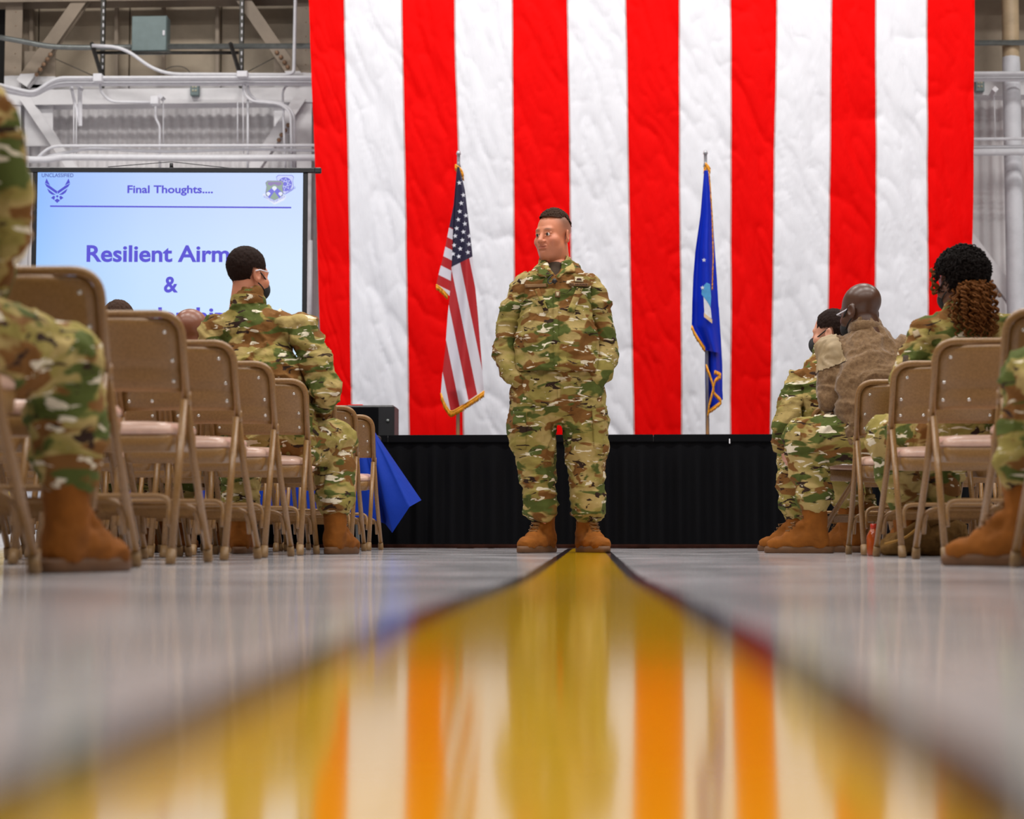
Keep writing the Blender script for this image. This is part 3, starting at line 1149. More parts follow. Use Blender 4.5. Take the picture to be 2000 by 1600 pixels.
def make_table():
    Y = 11.35
    c = at(727, 839, Y)
    TX, TZ = c[0], c[2]
    x0 = TX - 1.5
    e = empty('folding_table', ((x0 + TX) / 2, Y + .3, 0))
    tag(e, 'folding table under the blue cloth beside the stage', 'table')
    hw = (TX - x0) / 2
    MB().box((0, 0, TZ - .03), (2 * hw - .02, .58, .035), bev=.008).build('tabletop', M_DECK, e, False)
    for sx in (-1, 1):
        for sy in (-1, 1):
            MB().tube([(sx * (hw - .15), sy * .22, 0), (sx * (hw - .18), sy * .22, TZ - .04)], .013, 8).build('leg', M_GALV, e)
    # cloth: top, front drape with folds, long pointed corner, short side
    top = [(180, 842, 11.33), (420, 842, 11.33), (560, 842, 11.33), (640, 842, 11.33), (690, 841.5, 11.33), (705, 841, 11.33), (712, 840, 11.34), (720, 839, 11.35), (725, 838.5, 11.37), (728, 838, 11.41), (729, 838, 11.6), (729, 838, 11.93)]
    hem = [(180, 985, 11.27), (420, 990, 11.25), (560, 995, 11.26), (640, 1000, 11.28), (704, 1012, 11.18), (744, 1020, 11.10), (753, 1024, 11.24), (766, 1041, 11.02), (800, 990, 11.00), (823, 977, 11.14), (785, 935, 11.55), (770, 930, 11.9)]
    T, Hm = np.array([at(*p) for p in top]), np.array([at(*p) for p in hem])
    sv = np.linspace(0, len(T) - 1, 111)

    def crv(A, v):
        i = np.clip(np.floor(v).astype(int), 0, len(A) - 2)
        t = (v - i)[:, None]
        t = t * .55 + .45 * t * t * (3 - 2 * t)
        return A[i] * (1 - t) + A[i + 1] * t
    T2, H2 = crv(T, sv), crv(Hm, sv)
    nt = 18
    rows = []
    for k in range(nt):
        t = k / (nt - 1)
        q = T2 * (1 - t) + H2 * t
        q[:, 1] -= .03 * math.sin(math.pi * t) * np.sin(sv * 2.4) ** 2
        rows.append(q)
    V = [tuple(p) for p in np.concatenate(rows)]
    n = len(sv)
    F = [(t * n + i, (t + 1) * n + i, (t + 1) * n + i + 1, t * n + i + 1) for t in range(nt - 1) for i in range(n - 1)]
    b = len(V)
    V += [(x0, Y + .6, TZ + .004)]
    F.append(tuple(range(n)) + (b,))
    cl = MB().add(V, F).build('table_cloth', M_BLUEC)
    tag(cl, 'royal blue cloth draped over the table with a long pointed corner', 'tablecloth')
    # black loudspeaker on the stage
    Y2 = 12.45
    a, b_ = at(640, 848, Y2), at(770, 791, Y2)
    e = empty('loudspeaker', ((a[0] + b_[0]) / 2, Y2 + .16, SZ))
    tag(e, 'low black loudspeaker box on the stage behind the blue table', 'loudspeaker')
    w_, h_ = b_[0] - a[0], b_[2] - SZ
    MB().box((0, 0, h_ / 2), (w_, .3, h_), bev=.012).build('cabinet', M_BLACK, e, False)
    MB().box((-.03, -.153, h_ / 2), (w_ - .16, .012, h_ - .03), bev=.004).build('grille', M_SKIRT, e, False)
    MB().tube([(w_ / 2 - .045, -.15, h_ * .52), (w_ / 2 - .045, -.16, h_ * .52)], [.014, .008], 12).build('badge', M_GALV, e)
    MB().box((-w_ * .1, -.1, h_ + .004), (.1, .02, .008)).build('red_light', emis('red_indicator', srgb(255, 30, 10), 1.2), e, False)
    # yellow and white board at far left
    Y3 = 14.5
    a, b_ = at(-60, 1068, Y3), at(96, 953, Y3)
    e = empty('barrier_board', ((a[0] + b_[0]) / 2, Y3, 0))
    tag(e, 'yellow and white striped barrier board behind the far left chairs', 'board')
    w_, h_ = b_[0] - a[0], b_[2]
    ym, wm = plain('yellow_board', srgb(228, 190, 10), .5), plain('white_board', srgb(206, 206, 214), .5)
    for i in range(3):
        x = -w_ / 2 + w_ * (i + .5) / 3
        MB().box((x, 0, h_ * .62), (w_ / 3 - .006, .03, h_ * .76), bev=.004).build('panel', wm if i == 2 else ym, e, False)
    for sx in (-1, 1):
        MB().box((sx * w_ * .42, .02, h_ * .13), (.05, .2, h_ * .26), bev=.004).build('foot', M_DECK, e, False)


make_table()
# ------------------------------------------------------------------ folding chairs
def chair_paint():
    t = NT('beige_chair_enamel')
    v = t.coord()
    n = t.noise(v, 140, 3)
    t.base(t.ramp(n, [(.3, srgb(122, 88, 46)), (.7, srgb(140, 103, 60))]))
    t.bump(n, .06, .001)
    t.set(Roughness=.33)
    return t.m


M_CHAIR = chair_paint()
M_CUSH = plain('beige_vinyl_cushion', srgb(202, 166, 148), .22, 0, .06, 60)
M_CAP = plain('brown_foot_cap', srgb(122, 92, 54), .55, 0, .1, 60)
M_RIV = plain('bright_rivet', srgb(215, 212, 205), .2, .8, .05)


def make_chair():
    """faces +Y; origin on the floor under the seat centre"""
    e = empty('folding_chair')
    hw, r = .2125, .0125
    col = np.array([0, -.115, .515])                # collar where back frame, front leg and rear leg meet
    top = np.array([0, -.205, .77])
    ff, rf = np.array([0, .225, .0]), np.array([0, -.255, .0])
    # back frame (inverted U)
    c = lambda s, p: (s * hw, p[1], p[2])
    topi = top
    MB().tube(fillet([c(-1, col), c(-1, topi), c(1, topi), c(1, col)], .075, 8), r, 12).build('back_frame', M_CHAIR, e)
    for s in (-1, 1):
        # front leg continues the frame, widening a little
        foot = (s * (hw + .004), ff[1], .03)
        MB().tube([c(s, col), (s * hw, .0, .33), foot], r, 12).build('leg', M_CHAIR, e)
        lg = COL.objects[-1]
        d = np.array([0, .085, -.2])
        MB().tube([(s * (hw + .004), ff[1] - .016, .042), (s * (hw + .004), ff[1] - .002, .008), (s * (hw + .004), ff[1], .0)], [.0145, .0165, .013], 12).build('foot_cap', M_CAP, lg)
        foot = (s * (hw - .012), rf[1], .03)
        MB().tube([(s * (hw - .004), col[1] - .012, col[2] - .005), (s * (hw - .012), rf[1] + .012, .03)], r * .96, 12).build('leg', M_CHAIR, e)
        lg = COL.objects[-1]
        MB().tube([(s * (hw - .012), rf[1] + .016, .045), (s * (hw - .012), rf[1] + .002, .008), (s * (hw - .012), rf[1], .0)], [.0145, .0165, .013], 12).build('foot_cap', M_CAP, lg)
        MB().tube([(s * hw, col[1] - .002, col[2] + .02), (s * hw, col[1] + .008, col[2] - .018)], r * 1.2, 12).build('collar', M_CHAIR, e)
        MB().box((s * (hw - .022), -.02, .40), (.012, .05, .06), bev=.004).build('hinge_bracket', M_CHAIR, e)
    # braces: inverted U tubes between each leg pair
    def brace(y, z, w, drop, dy):
        MB().tube(fillet([(-w, y + dy, z - drop), (-w, y, z), (w, y, z), (w, y + dy, z - drop)], .06, 7), .0085, 10).build('brace', M_CHAIR, e)
    brace(-.195, .21, hw - .026, .09, -.03)
    brace(.118, .185, hw - .014, .09, .04)
    MB().box((0, .118, .165), (2 * hw - .05, .004, .026)).build('brace_strip', M_CHAIR, e, False)
    # backrest: curved steel sheet with a pressed crease
    nz, nx = 15, 13
    z0, z1 = .535, .757
    V = []
    for side in (0, 1):
        for j in range(nz):
            z = z0 + (z1 - z0) * j / (nz - 1)
            t = (z - col[2]) / (top[2] - col[2])
            yb = col[1] + (top[1] - col[1]) * t
            # half width narrows under the rounded top corners
            dz = max(0, z - (top[2] - .075))
            w_ = hw - .010 - (.075 - math.sqrt(max(0, .075 ** 2 - dz ** 2)))
            for i in range(nx):
                u = -1 + 2 * i / (nx - 1)
                x = u * w_
                y = yb - .026 * (1 - u * u) * 1.0
                if abs(z - .605) < .010:
                    y += .004
                if j == 0 or j == nz - 1:
                    y += .004
                V.append((x, y + side * .0025, z))
    n = nz * nx
    F = []
    for side in (0, 1):
        for j in range(nz - 1):
            for i in range(nx - 1):
                a = side * n + j * nx + i
                q = (a, a + 1, a + nx + 1, a + nx)
                F.append(q if side == 0 else q[::-1])
    ring = [i for i in range(nx)] + [j * nx + nx - 1 for j in range(1, nz)] + [(nz - 1) * nx + i for i in range(nx - 2, -1, -1)] + [j * nx for j in range(nz - 2, 0, -1)]
    for k in range(len(ring)):
        a, b = ring[k], ring[(k + 1) % len(ring)]
        F.append((b, a, n + a, n + b))
    MB().add(V, F).build('backrest', M_CHAIR, e)
    back = COL.objects[-1]
    rivm = None
    for (x, z) in ((-.16, .715), (.16, .715), (-.178, .63), (.178, .63), (-.178, .568), (.178, .568), (-.09, .568)):
        t = (z - col[2]) / (top[2] - col[2])
        yb = col[1] + (top[1] - col[1]) * t - .026 * (1 - (x / .2) ** 2)
        if rivm is None:
            rivm = MB().sphere((0, 0, 0), (.0065, .004, .0065), 10, 6).mesh('rivet')
        o = link('rivet', rivm, M_RIV, back, (x, yb - .001, z))
    # seat pan: steel tray with deep rim, tilted slightly back
    def loop(hwx, y0, y1, rad, z, tilt, k=5):
        P = []
        for (cx, cy, a0) in ((hwx - rad, y1 - rad, 0), (-hwx + rad, y1 - rad, 90), (-hwx + rad, y0 + rad, 180), (hwx - rad, y0 + rad, 270)):
            for i in range(k + 1):
                a = math.radians(a0 + 90 * i / k)
                x, y = cx + rad * math.cos(a), cy + rad * math.sin(a)
                P.append((x, y, z + tilt * y))
        return P

    def stack(loops, name, m, parent, cap0=True, cap1=True):
        V, F = [], []
        k = len(loops[0])
        for L in loops:
            V += L
        for a in range(len(loops) - 1):
            for i in range(k):
                j = (i + 1) % k
                F.append((a * k + i, a * k + j, (a + 1) * k + j, (a + 1) * k + i))
        if cap0:
            F.append(tuple(range(k - 1, -1, -1)))
        if cap1:
            F.append(tuple(range((len(loops) - 1) * k, len(loops) * k)))
        MB().add(V, F).build(name, m, parent)
    tl = .045
    stack([loop(.168, -.19, .19, .03, .352, tl), loop(.182, -.198, .198, .04, .356, tl), loop(.186, -.202, .202, .045, .402, tl), loop(.180, -.196, .196, .04, .408, tl)], 'seat_pan', M_CHAIR, e)
    stack([loop(.176, -.192, .192, .04, .406, tl), loop(.186, -.204, .202, .05, .412, tl), loop(.187, -.206, .203, .055, .425, tl), loop(.178, -.196, .194, .055, .438, tl), loop(.150, -.165, .165, .055, .446, tl), loop(.08, -.09, .09, .05, .450, tl)], 'seat_cushion', M_CUSH, e)
    return e


PROTO = make_chair()
note_kids(PROTO)
ORD = ['first', 'second', 'third', 'fourth', 'fifth', 'sixth', 'seventh', 'eighth', 'ninth', 'tenth']
SEAT = ['aisle', 'second', 'third', 'fourth', 'fifth', 'sixth']
LROW = [3.72, 4.67, 5.60, 6.46, 7.25, 8.06, 8.98, 9.76, 10.50]
RROW = [3.75, 4.70, 5.55, 6.41, 7.25, 8.12, 8.95, 9.75]
LX, RX, PIT = -1.245, 1.185, .475
_first = [True]
CHAIRS = {}


def put_chair(x, y, rz, label):
    global PROTO
    o = PROTO if _first[0] else copy_tree(PROTO)
    _first[0] = False
    o.location = (x, y, 0)
    o.rotation_euler = (0, 0, rz)
    tag(o, label, 'chair', 'folding chairs in rows')
    return o


def in_view(x, y, m=130):
    d = np.array([x, y, .4]) - CAM
    px = 1000 + FPX * (d @ R3) / (d @ F3)
    return -m < px < 2000 + m


for side, rows in ((-1, LROW), (1, RROW)):
    for r, D in enumerate(rows):
        for c in range(6):
            xe = (LX - c * PIT) if side < 0 else (RX + c * PIT + {2: .07, 3: .02}.get(r, 0))
            x = xe + side * .225
            y = D - .053 * side * -1 + .21 if side < 0 else D + .05 + .21
            inner = x - side * .225
            if not (in_view(inner, y, 60) or (r == 0 and c == 0) or (r == 1 and c == 0)):
                continue
            if side > 0 and r == 6 and c == 0:
                rz = math.radians(50)
            else:
                rz = math.radians(random.uniform(-2, 2))
            lab = 'beige folding chair, %s seat of the %s row from the camera, %s of aisle' % (SEAT[c], ORD[r], 'left' if side < 0 else 'right')
            CHAIRS[(side, r, c)] = put_chair(x + random.uniform(-.008, .008), y, rz, lab)
# ------------------------------------------------------------------ smooth solids for bodies and clothing
class Field:
    """distance field on a grid; shapes are blended into one continuous surface"""

    def __init__(self, lo, hi, h):
        self.lo = np.array(lo, float)
        self.h = h
        self.n = np.ceil((np.array(hi, float) - self.lo) / h).astype(int) + 1
        self.d = np.full(tuple(self.n), 9.0, np.float32)

    def sub(self, lo, hi):
        a = np.clip(np.floor((np.array(lo) - self.lo) / self.h).astype(int), 0, self.n)
        b = np.clip(np.ceil((np.array(hi) - self.lo) / self.h).astype(int) + 1, 0, self.n)
        if (b - a).min() <= 0:
            return None, None
        ax = [self.lo[i] + self.h * np.arange(a[i], b[i]) for i in range(3)]
        P = np.stack(np.meshgrid(*ax, indexing='ij'), -1)
        return tuple(slice(a[i], b[i]) for i in range(3)), P

    def blend(self, sl, d, k):
        o = self.d[sl]
        if k > 0:
            hh = np.clip(.5 + .5 * (o - d) / k, 0, 1)
            r = o * (1 - hh) + d * hh - k * hh * (1 - hh)
        else:
            r = np.minimum(o, d)
        self.d[sl] = r

    def seam(self, d, groove=.014, w=.016):
        """union with another grid of distances, leaving a crease where the two meet"""
        o = self.d
        m = np.minimum(o, d)
        self.d = (m + groove * np.exp(-((o - d) / w) ** 2)).astype(np.float32)

    def cap(self, a, b, ra, rb, u=(1, 0, 0), k=.02, cut=False):
        """tapered capsule with elliptical section; ra, rb = (along u, across) radii"""
        a, b = np.array(a, float), np.array(b, float)
        ra = (ra, ra) if not hasattr(ra, '__len__') else ra
        rb = (rb, rb) if not hasattr(rb, '__len__') else rb
        m = max(max(ra), max(rb)) + k + 3 * self.h
        sl, P = self.sub(np.minimum(a, b) - m, np.maximum(a, b) + m)
        if sl is None:
            return
        ax = b - a
        L = np.linalg.norm(ax) + 1e-9
        w_ = ax / L
        u = np.array(u, float)
        u = u - w_ * (u @ w_)
        if np.linalg.norm(u) < 1e-3:
            u = np.cross(w_, (0, 0, 1.0)) + 1e-6
        u /= np.linalg.norm(u)
        v = np.cross(w_, u)
        q = P - a
        s = q @ w_
        t = np.clip(s / L, 0, 1)
        ru = ra[0] + (rb[0] - ra[0]) * t
        rv = ra[1] + (rb[1] - ra[1]) * t
        mm = np.minimum(ru, rv)
        d = (np.sqrt((q @ u / ru) ** 2 + (q @ v / rv) ** 2 + ((s - t * L) / mm) ** 2) - 1) * mm
        if cut:
            o = self.d[sl]
            d = -d
            hh = np.clip(.5 - .5 * (o - d) / max(k, 1e-4), 0, 1)
            self.d[sl] = o * (1 - hh) + d * hh + k * hh * (1 - hh)
        else:
            self.blend(sl, d, k)

    def ell(self, c, r, R=None, k=.02, cut=False):
        c, r = np.array(c, float), np.array(r, float)
        m = r.max() + k + 3 * self.h
        sl, P = self.sub(c - m, c + m)
        if sl is None:
            return
        q = P - c
        if R is not None:
            q = q @ np.array(R)
        nn = np.sqrt(((q / r) ** 2).sum(-1))
        g = np.sqrt(((q / r ** 2) ** 2).sum(-1)) + 1e-9
        d = nn * (nn - 1) / g
        if cut:
            o = self.d[sl]
            d = -d
            hh = np.clip(.5 - .5 * (o - d) / max(k, 1e-4), 0, 1)
            self.d[sl] = o * (1 - hh) + d * hh + k * hh * (1 - hh)
        else:
            self.blend(sl, d, k)

    def chain(self, pts, rad, u=(1, 0, 0), k=.025):
        for i in range(len(pts) - 1):
            self.cap(pts[i], pts[i + 1], rad[i], rad[i + 1], u, k)

    def plane(self, p, n):
        """keep the side away from n"""
        ax = [self.lo[i] + self.h * np.arange(self.n[i]) for i in range(3)]
        n = np.array(n, float)
        n /= np.linalg.norm(n)
        p = np.array(p, float)
        d = (ax[0][:, None, None] - p[0]) * n[0] + (ax[1][None, :, None] - p[1]) * n[1] + (ax[2][None, None, :] - p[2]) * n[2]
        self.d = np.maximum(self.d, d.astype(np.float32))

    def mesh(self, smooth=1):
        d = np.pad(self.d, 1, constant_values=9.0)
        lo = self.lo - self.h
        s = d < 0
        c = [s[x:s.shape[0] - 1 + x, y:s.shape[1] - 1 + y, z:s.shape[2] - 1 + z] for x in (0, 1) for y in (0, 1) for z in (0, 1)]
        cnt = sum(x.astype(np.int8) for x in c)
        act = (cnt > 0) & (cnt < 8)
        I = np.argwhere(act)
        idx = np.full(act.shape, -1, np.int32)
        idx[act] = np.arange(len(I))
        S = np.zeros((len(I), 3))
        N = np.zeros(len(I))
        corners = [np.array((x, y, z)) for x in (0, 1) for y in (0, 1) for z in (0, 1)]
        for i in range(8):
            for ax in range(3):
                if corners[i][ax]:
                    continue
                j = corners[i].copy()
                j[ax] = 1
                A = I + corners[i]
                B = I + j
                da = d[A[:, 0], A[:, 1], A[:, 2]]
                db = d[B[:, 0], B[:, 1], B[:, 2]]
                x = (da < 0) != (db < 0)
                t = np.clip(da / np.where(x, da - db, 1), 0, 1)
                P = A + t[:, None] * (j - corners[i])
                S[x] += P[x]
                N[x] += 1
        V = S / N[:, None]
        Q = []
        for ax in range(3):
            a = [slice(None)] * 3
            b = [slice(None)] * 3
            a[ax] = slice(0, -1)
            b[ax] = slice(1, None)
            ch = s[tuple(a)] != s[tuple(b)]
            E = np.argwhere(ch)
            pos = s[tuple(a)][ch]
            o1, o2 = [(1, 2), (2, 0), (0, 1)][ax]
            e1, e2 = np.zeros(3, int), np.zeros(3, int)
            e1[o1] = 1
            e2[o2] = 1
            ok = (E[:, o1] > 0) & (E[:, o2] > 0) & (E[:, o1] < act.shape[o1]) & (E[:, o2] < act.shape[o2])
            E, pos = E[ok], pos[ok]
            g = lambda X: idx[X[:, 0], X[:, 1], X[:, 2]]
            q = np.stack([g(E - e1 - e2), g(E - e2), g(E), g(E - e1)], -1)
            q[~pos] = q[~pos][:, ::-1]
            Q.append(q)
        F = np.concatenate(Q)
        F = F[(F >= 0).all(1)]
        V = lo + V * self.h
        for _ in range(smooth):
            V = relax(V, F, .5)
        return V, F


def relax(V, F, a):
    S = np.zeros_like(V)
    C = np.zeros(len(V))
    for i in range(4):
        p, q = F[:, i], F[:, (i + 1) % 4]
        for x in range(3):
            S[:, x] += np.bincount(p, V[q, x], len(V)) + np.bincount(q, V[p, x], len(V))
        C += np.bincount(p, minlength=len(V)) + np.bincount(q, minlength=len(V))
    return V * (1 - a) + a * S / np.maximum(C, 1)[:, None]


def normals(V, F):
    n = np.cross(V[F[:, 2]] - V[F[:, 0]], V[F[:, 3]] - V[F[:, 1]])
    N = np.zeros_like(V)
    for i in range(4):
        for x in range(3):
            N[:, x] += np.bincount(F[:, i], n[:, x], len(V))
    return N / (np.linalg.norm(N, axis=1)[:, None] + 1e-12)


def crumple(V, F, amp=.006, sc=(14, 14, 9), seed=1, amp2=.003, sc2=30):
    N = normals(V, F)
    wv = np.stack([fbm(V * 5, seed + 40), fbm(V * 5, seed + 41), fbm(V * 5, seed + 42)], -1)
    P = V * np.array(sc) + 3.0 * wv
    d = amp * (ridge(P, seed) ** 3 - .3) + .5 * amp * (ridge(P * 1.9 + 7, seed + 5) ** 4 - .2) + amp2 * (ridge(V * sc2 + 4 * wv, seed + 3) ** 2 - .4)
    return V + N * d[:, None]


def col_mesh(name, V, F, C=None):
    m = mesh_np(name, V, F)
    if C is not None:
        at_ = m.color_attributes.new('tint', 'FLOAT_COLOR', 'POINT')
        A = np.ones((len(V), 4), np.float32)
        A[:, :3] = C
        at_.data.foreach_set('color', A.ravel())
    return m


def join(parts):
    V, F, C, b = [], [], [], 0
    for p in parts:
        V.append(p[0])
        F.append(p[1] + b)
        C.append(p[2])
        b += len(p[0])
    return np.concatenate(V), np.concatenate(F), np.concatenate(C)


# ------------------------------------------------------------------ cloth, leather, skin materials
def camo_mat(name, seed=0.0, dim=1.0, dirv=(1.0, 1.0, 2.3)):
    t = NT(name)
    off = (seed * 3.1, seed * 1.7, seed * 2.3)
    v = t.coord('Object', dirv, off)

    def step(n, a, w=.012):
        return t.ramp(n, [(a - w, BW[0]), (a + w, BW[1])])
    sc = lambda c: tuple(x * dim for x in c[:3]) + (1,)
    tan, khaki = sc(srgb(168, 146, 92)), sc(srgb(140, 126, 66))
    brown, green = sc(srgb(116, 78, 38)), sc(srgb(78, 86, 38))
    dark, cream = sc(srgb(50, 34, 26)), sc(srgb(212, 200, 176))
    c = t.mix(step(t.noise(v, 5.5, 2, .5, .3), .5, .06), tan, khaki)
    v2 = t.coord('Object', dirv, (off[0] + 5, off[1] + 2, off[2] + 9))
    c = t.mix(step(t.noise(v2, 6.0, 2.5, .5, .5), .535, .02), c, brown)
    v3 = t.coord('Object', dirv, (off[0] + 15, off[1] + 12, off[2] + 3))
    c = t.mix(step(t.noise(v3, 6.5, 2.5, .5, .5), .56, .02), c, green)
    v4 = t.coord('Object', (dirv[0], dirv[1], dirv[2] * 1.2), (off[0] + 25, off[1] + 2, off[2] + 33))
    c = t.mix(step(t.noise(v4, 11, 3, .5, .8), .632), c, dark)
    v5 = t.coord('Object', (dirv[0], dirv[1], dirv[2] * 1.3), (off[0] + 45, off[1] + 22, off[2] + 13))
    c = t.mix(step(t.noise(v5, 12, 3, .5, .8), .632), c, cream)
    t.base(c)
    vb = t.coord('Object')
    t.bump(t.noise(vb, 30, 6, .65, .4), .5, .010)
    t.set(Roughness=.85)
    t.b.inputs['Specular IOR Level'].default_value = .15
    return t.m


def tint_mat(name, rough=.5, bump=.1, bscale=160, sss=0.0):
    t = NT(name)
    a = t.n('ShaderNodeAttribute', attribute_name='tint')
    v = t.coord()
    n = t.noise(v, bscale, 3)
    c = t.mix(t.math('MULTIPLY', n, .25), a.outputs['Color'], t.mix(1.0, a.outputs['Color'], (.82, .6, .52, 1), 'MULTIPLY'))
    t.base(c)
    t.bump(n, bump, .002)
    t.set(Roughness=rough)
    if sss:
        t.b.inputs['Subsurface Weight'].default_value = sss
        t.b.inputs['Subsurface Radius'].default_value = (.012, .005, .003)
    return t.m


M_CAMO = [camo_mat('camouflage_cloth', .37 + 1.3 * i) for i in range(3)]
M_SKIN = tint_mat('skin', .48, .08, 220, .08)
M_BROWNSKIN = tint_mat('brown_skin', .36, .06, 220)
def hair_mat(name, c, bump=.9):
    t = NT(name)
    v = t.coord('Object', (1, 1, .35))
    n = t.noise(v, 260, 3, .6)
    t.base(t.ramp(n, [(.3, tuple(x * .4 for x in c[:3]) + (1,)), (.7, c)]))
    t.bump(n, bump, .004)
    t.set(Roughness=.75)
    t.b.inputs['Specular IOR Level'].default_value = .12
    return t.m


M_HAIR = hair_mat('brown_hair', srgb(72, 50, 38))
M_HAIR_D = hair_mat('dark_brown_hair', srgb(40, 24, 18))
M_LEATHER = plain('tan_suede_boot', srgb(124, 72, 23), .85, 0, .22, 14, .2, .15)
M_SOLE = plain('brown_boot_sole', srgb(92, 58, 26), .7, 0, .15, 30)
M_LACE = plain('boot_lace', srgb(112, 76, 34), .8)
M_TEE = plain('brown_undershirt', srgb(62, 46, 32), .9)
M_MASK = plain('black_face_mask', (.012, .012, .013, 1), .85)
M_EYEW = plain('eye_white', srgb(214, 206, 200), .25, 0, .02)
M_IRIS = plain('eye_iris', srgb(52, 40, 34), .15, 0, .1, 300)


def boot(parent, pos, yaw, up, lace=True, mat=None, height=.235, h=.006):
    """lace-up boot; toe points along the local -Y turned by yaw; up = top of the shaft in world space"""
    base = np.array([pos[0], pos[1], 0.0])
    R = rotz(yaw)
    upl = (np.array(up) - base) @ R          # into boot space
    f = Field((-.09, -.24, 0), (.09, .15, .33), h)
    sh = np.array([upl[0], upl[1], upl[2]])
    a = np.array([0, .035, .10])
    s1 = a + (sh - a) * min(1, (height - .10) / max(.05, sh[2] - .10))
    f.cap(a, s1, (.050, .056), (.056, .062), k=.02)
    f.ell((0, .055, .055), (.042, .046, .055), k=.02)
    f.cap((0, .05, .06), (0, -.06, .062), (.040, .05), (.045, .045), k=.03)
    f.cap((0, -.04, .055), (0, -.135, .044), (.046, .040), (.048, .036), k=.03)
    f.ell((0, -.158, .042), (.044, .045, .036), k=.02)
    f.cap((0, -.03, .14), (0, -.10, .085), (.026, .02), (.026, .018), k=.02)
    f.plane((0, 0, .024), (0, 0, -1))
    f.plane(s1, s1 - a)
    V, F = f.mesh(1)
    V = crumple(V, F, .004, (18, 18, 30), 5, .0015, 70)
    o = np.array(parent.location)
    e = link('boot', mesh_np('boot', V, F), mat or M_LEATHER, parent)
    e.location = base - o
    e.rotation_euler = (0, 0, yaw)
    # sole outline
    out = []
    for k in range(28):
        t = 2 * math.pi * k / 28
        y = -.045 - .165 * math.cos(t) * 1.0
        wd = .050 if y < -.06 else .044
        if -.06 <= y < .03:
            wd = .044
        out.append((wd * math.sin(t) / max(.55, abs(math.sin(t)) ** .35 if math.sin(t) else 1), y))
    L = [[(x * s, -.045 + (y + .045) * s, z) for x, y in out] for s, z in ((.97, 0), (1.03, .004), (1.04, .02), (1.0, .034))]
    V, F = [], []
    n = len(out)
    for q in L:
        V += q
    for r in range(3):
        for i in range(n):
            j = (i + 1) % n
            F.append((r * n + i, r * n + j, (r + 1) * n + j, (r + 1) * n + i))
    F += [tuple(range(n - 1, -1, -1)), tuple(range(3 * n, 4 * n))]
    MB().add(V, F).build('sole', M_SOLE, e)
    if lace:
        b = MB()
        for k in range(7):
            t = k / 6
            y, z = -.105 + .075 * t, .085 + .115 * t
            if k > 3:
                y = -.030 + .006 * (k - 3)
                z = .150 + .026 * (k - 3)
            p = (-.024, y + .004, z)
            q = (.024, y + .004, z + .006)
            b.tube([p, (0, y - .016, z + .006), q], .0032, 6)
            b.tube([(-.024, y + .004, z + .012), (0, y - .015, z + .004), (.024, y + .004, z - .004)], .0028, 6)
        b.build('laces', M_LACE, e)
    return e


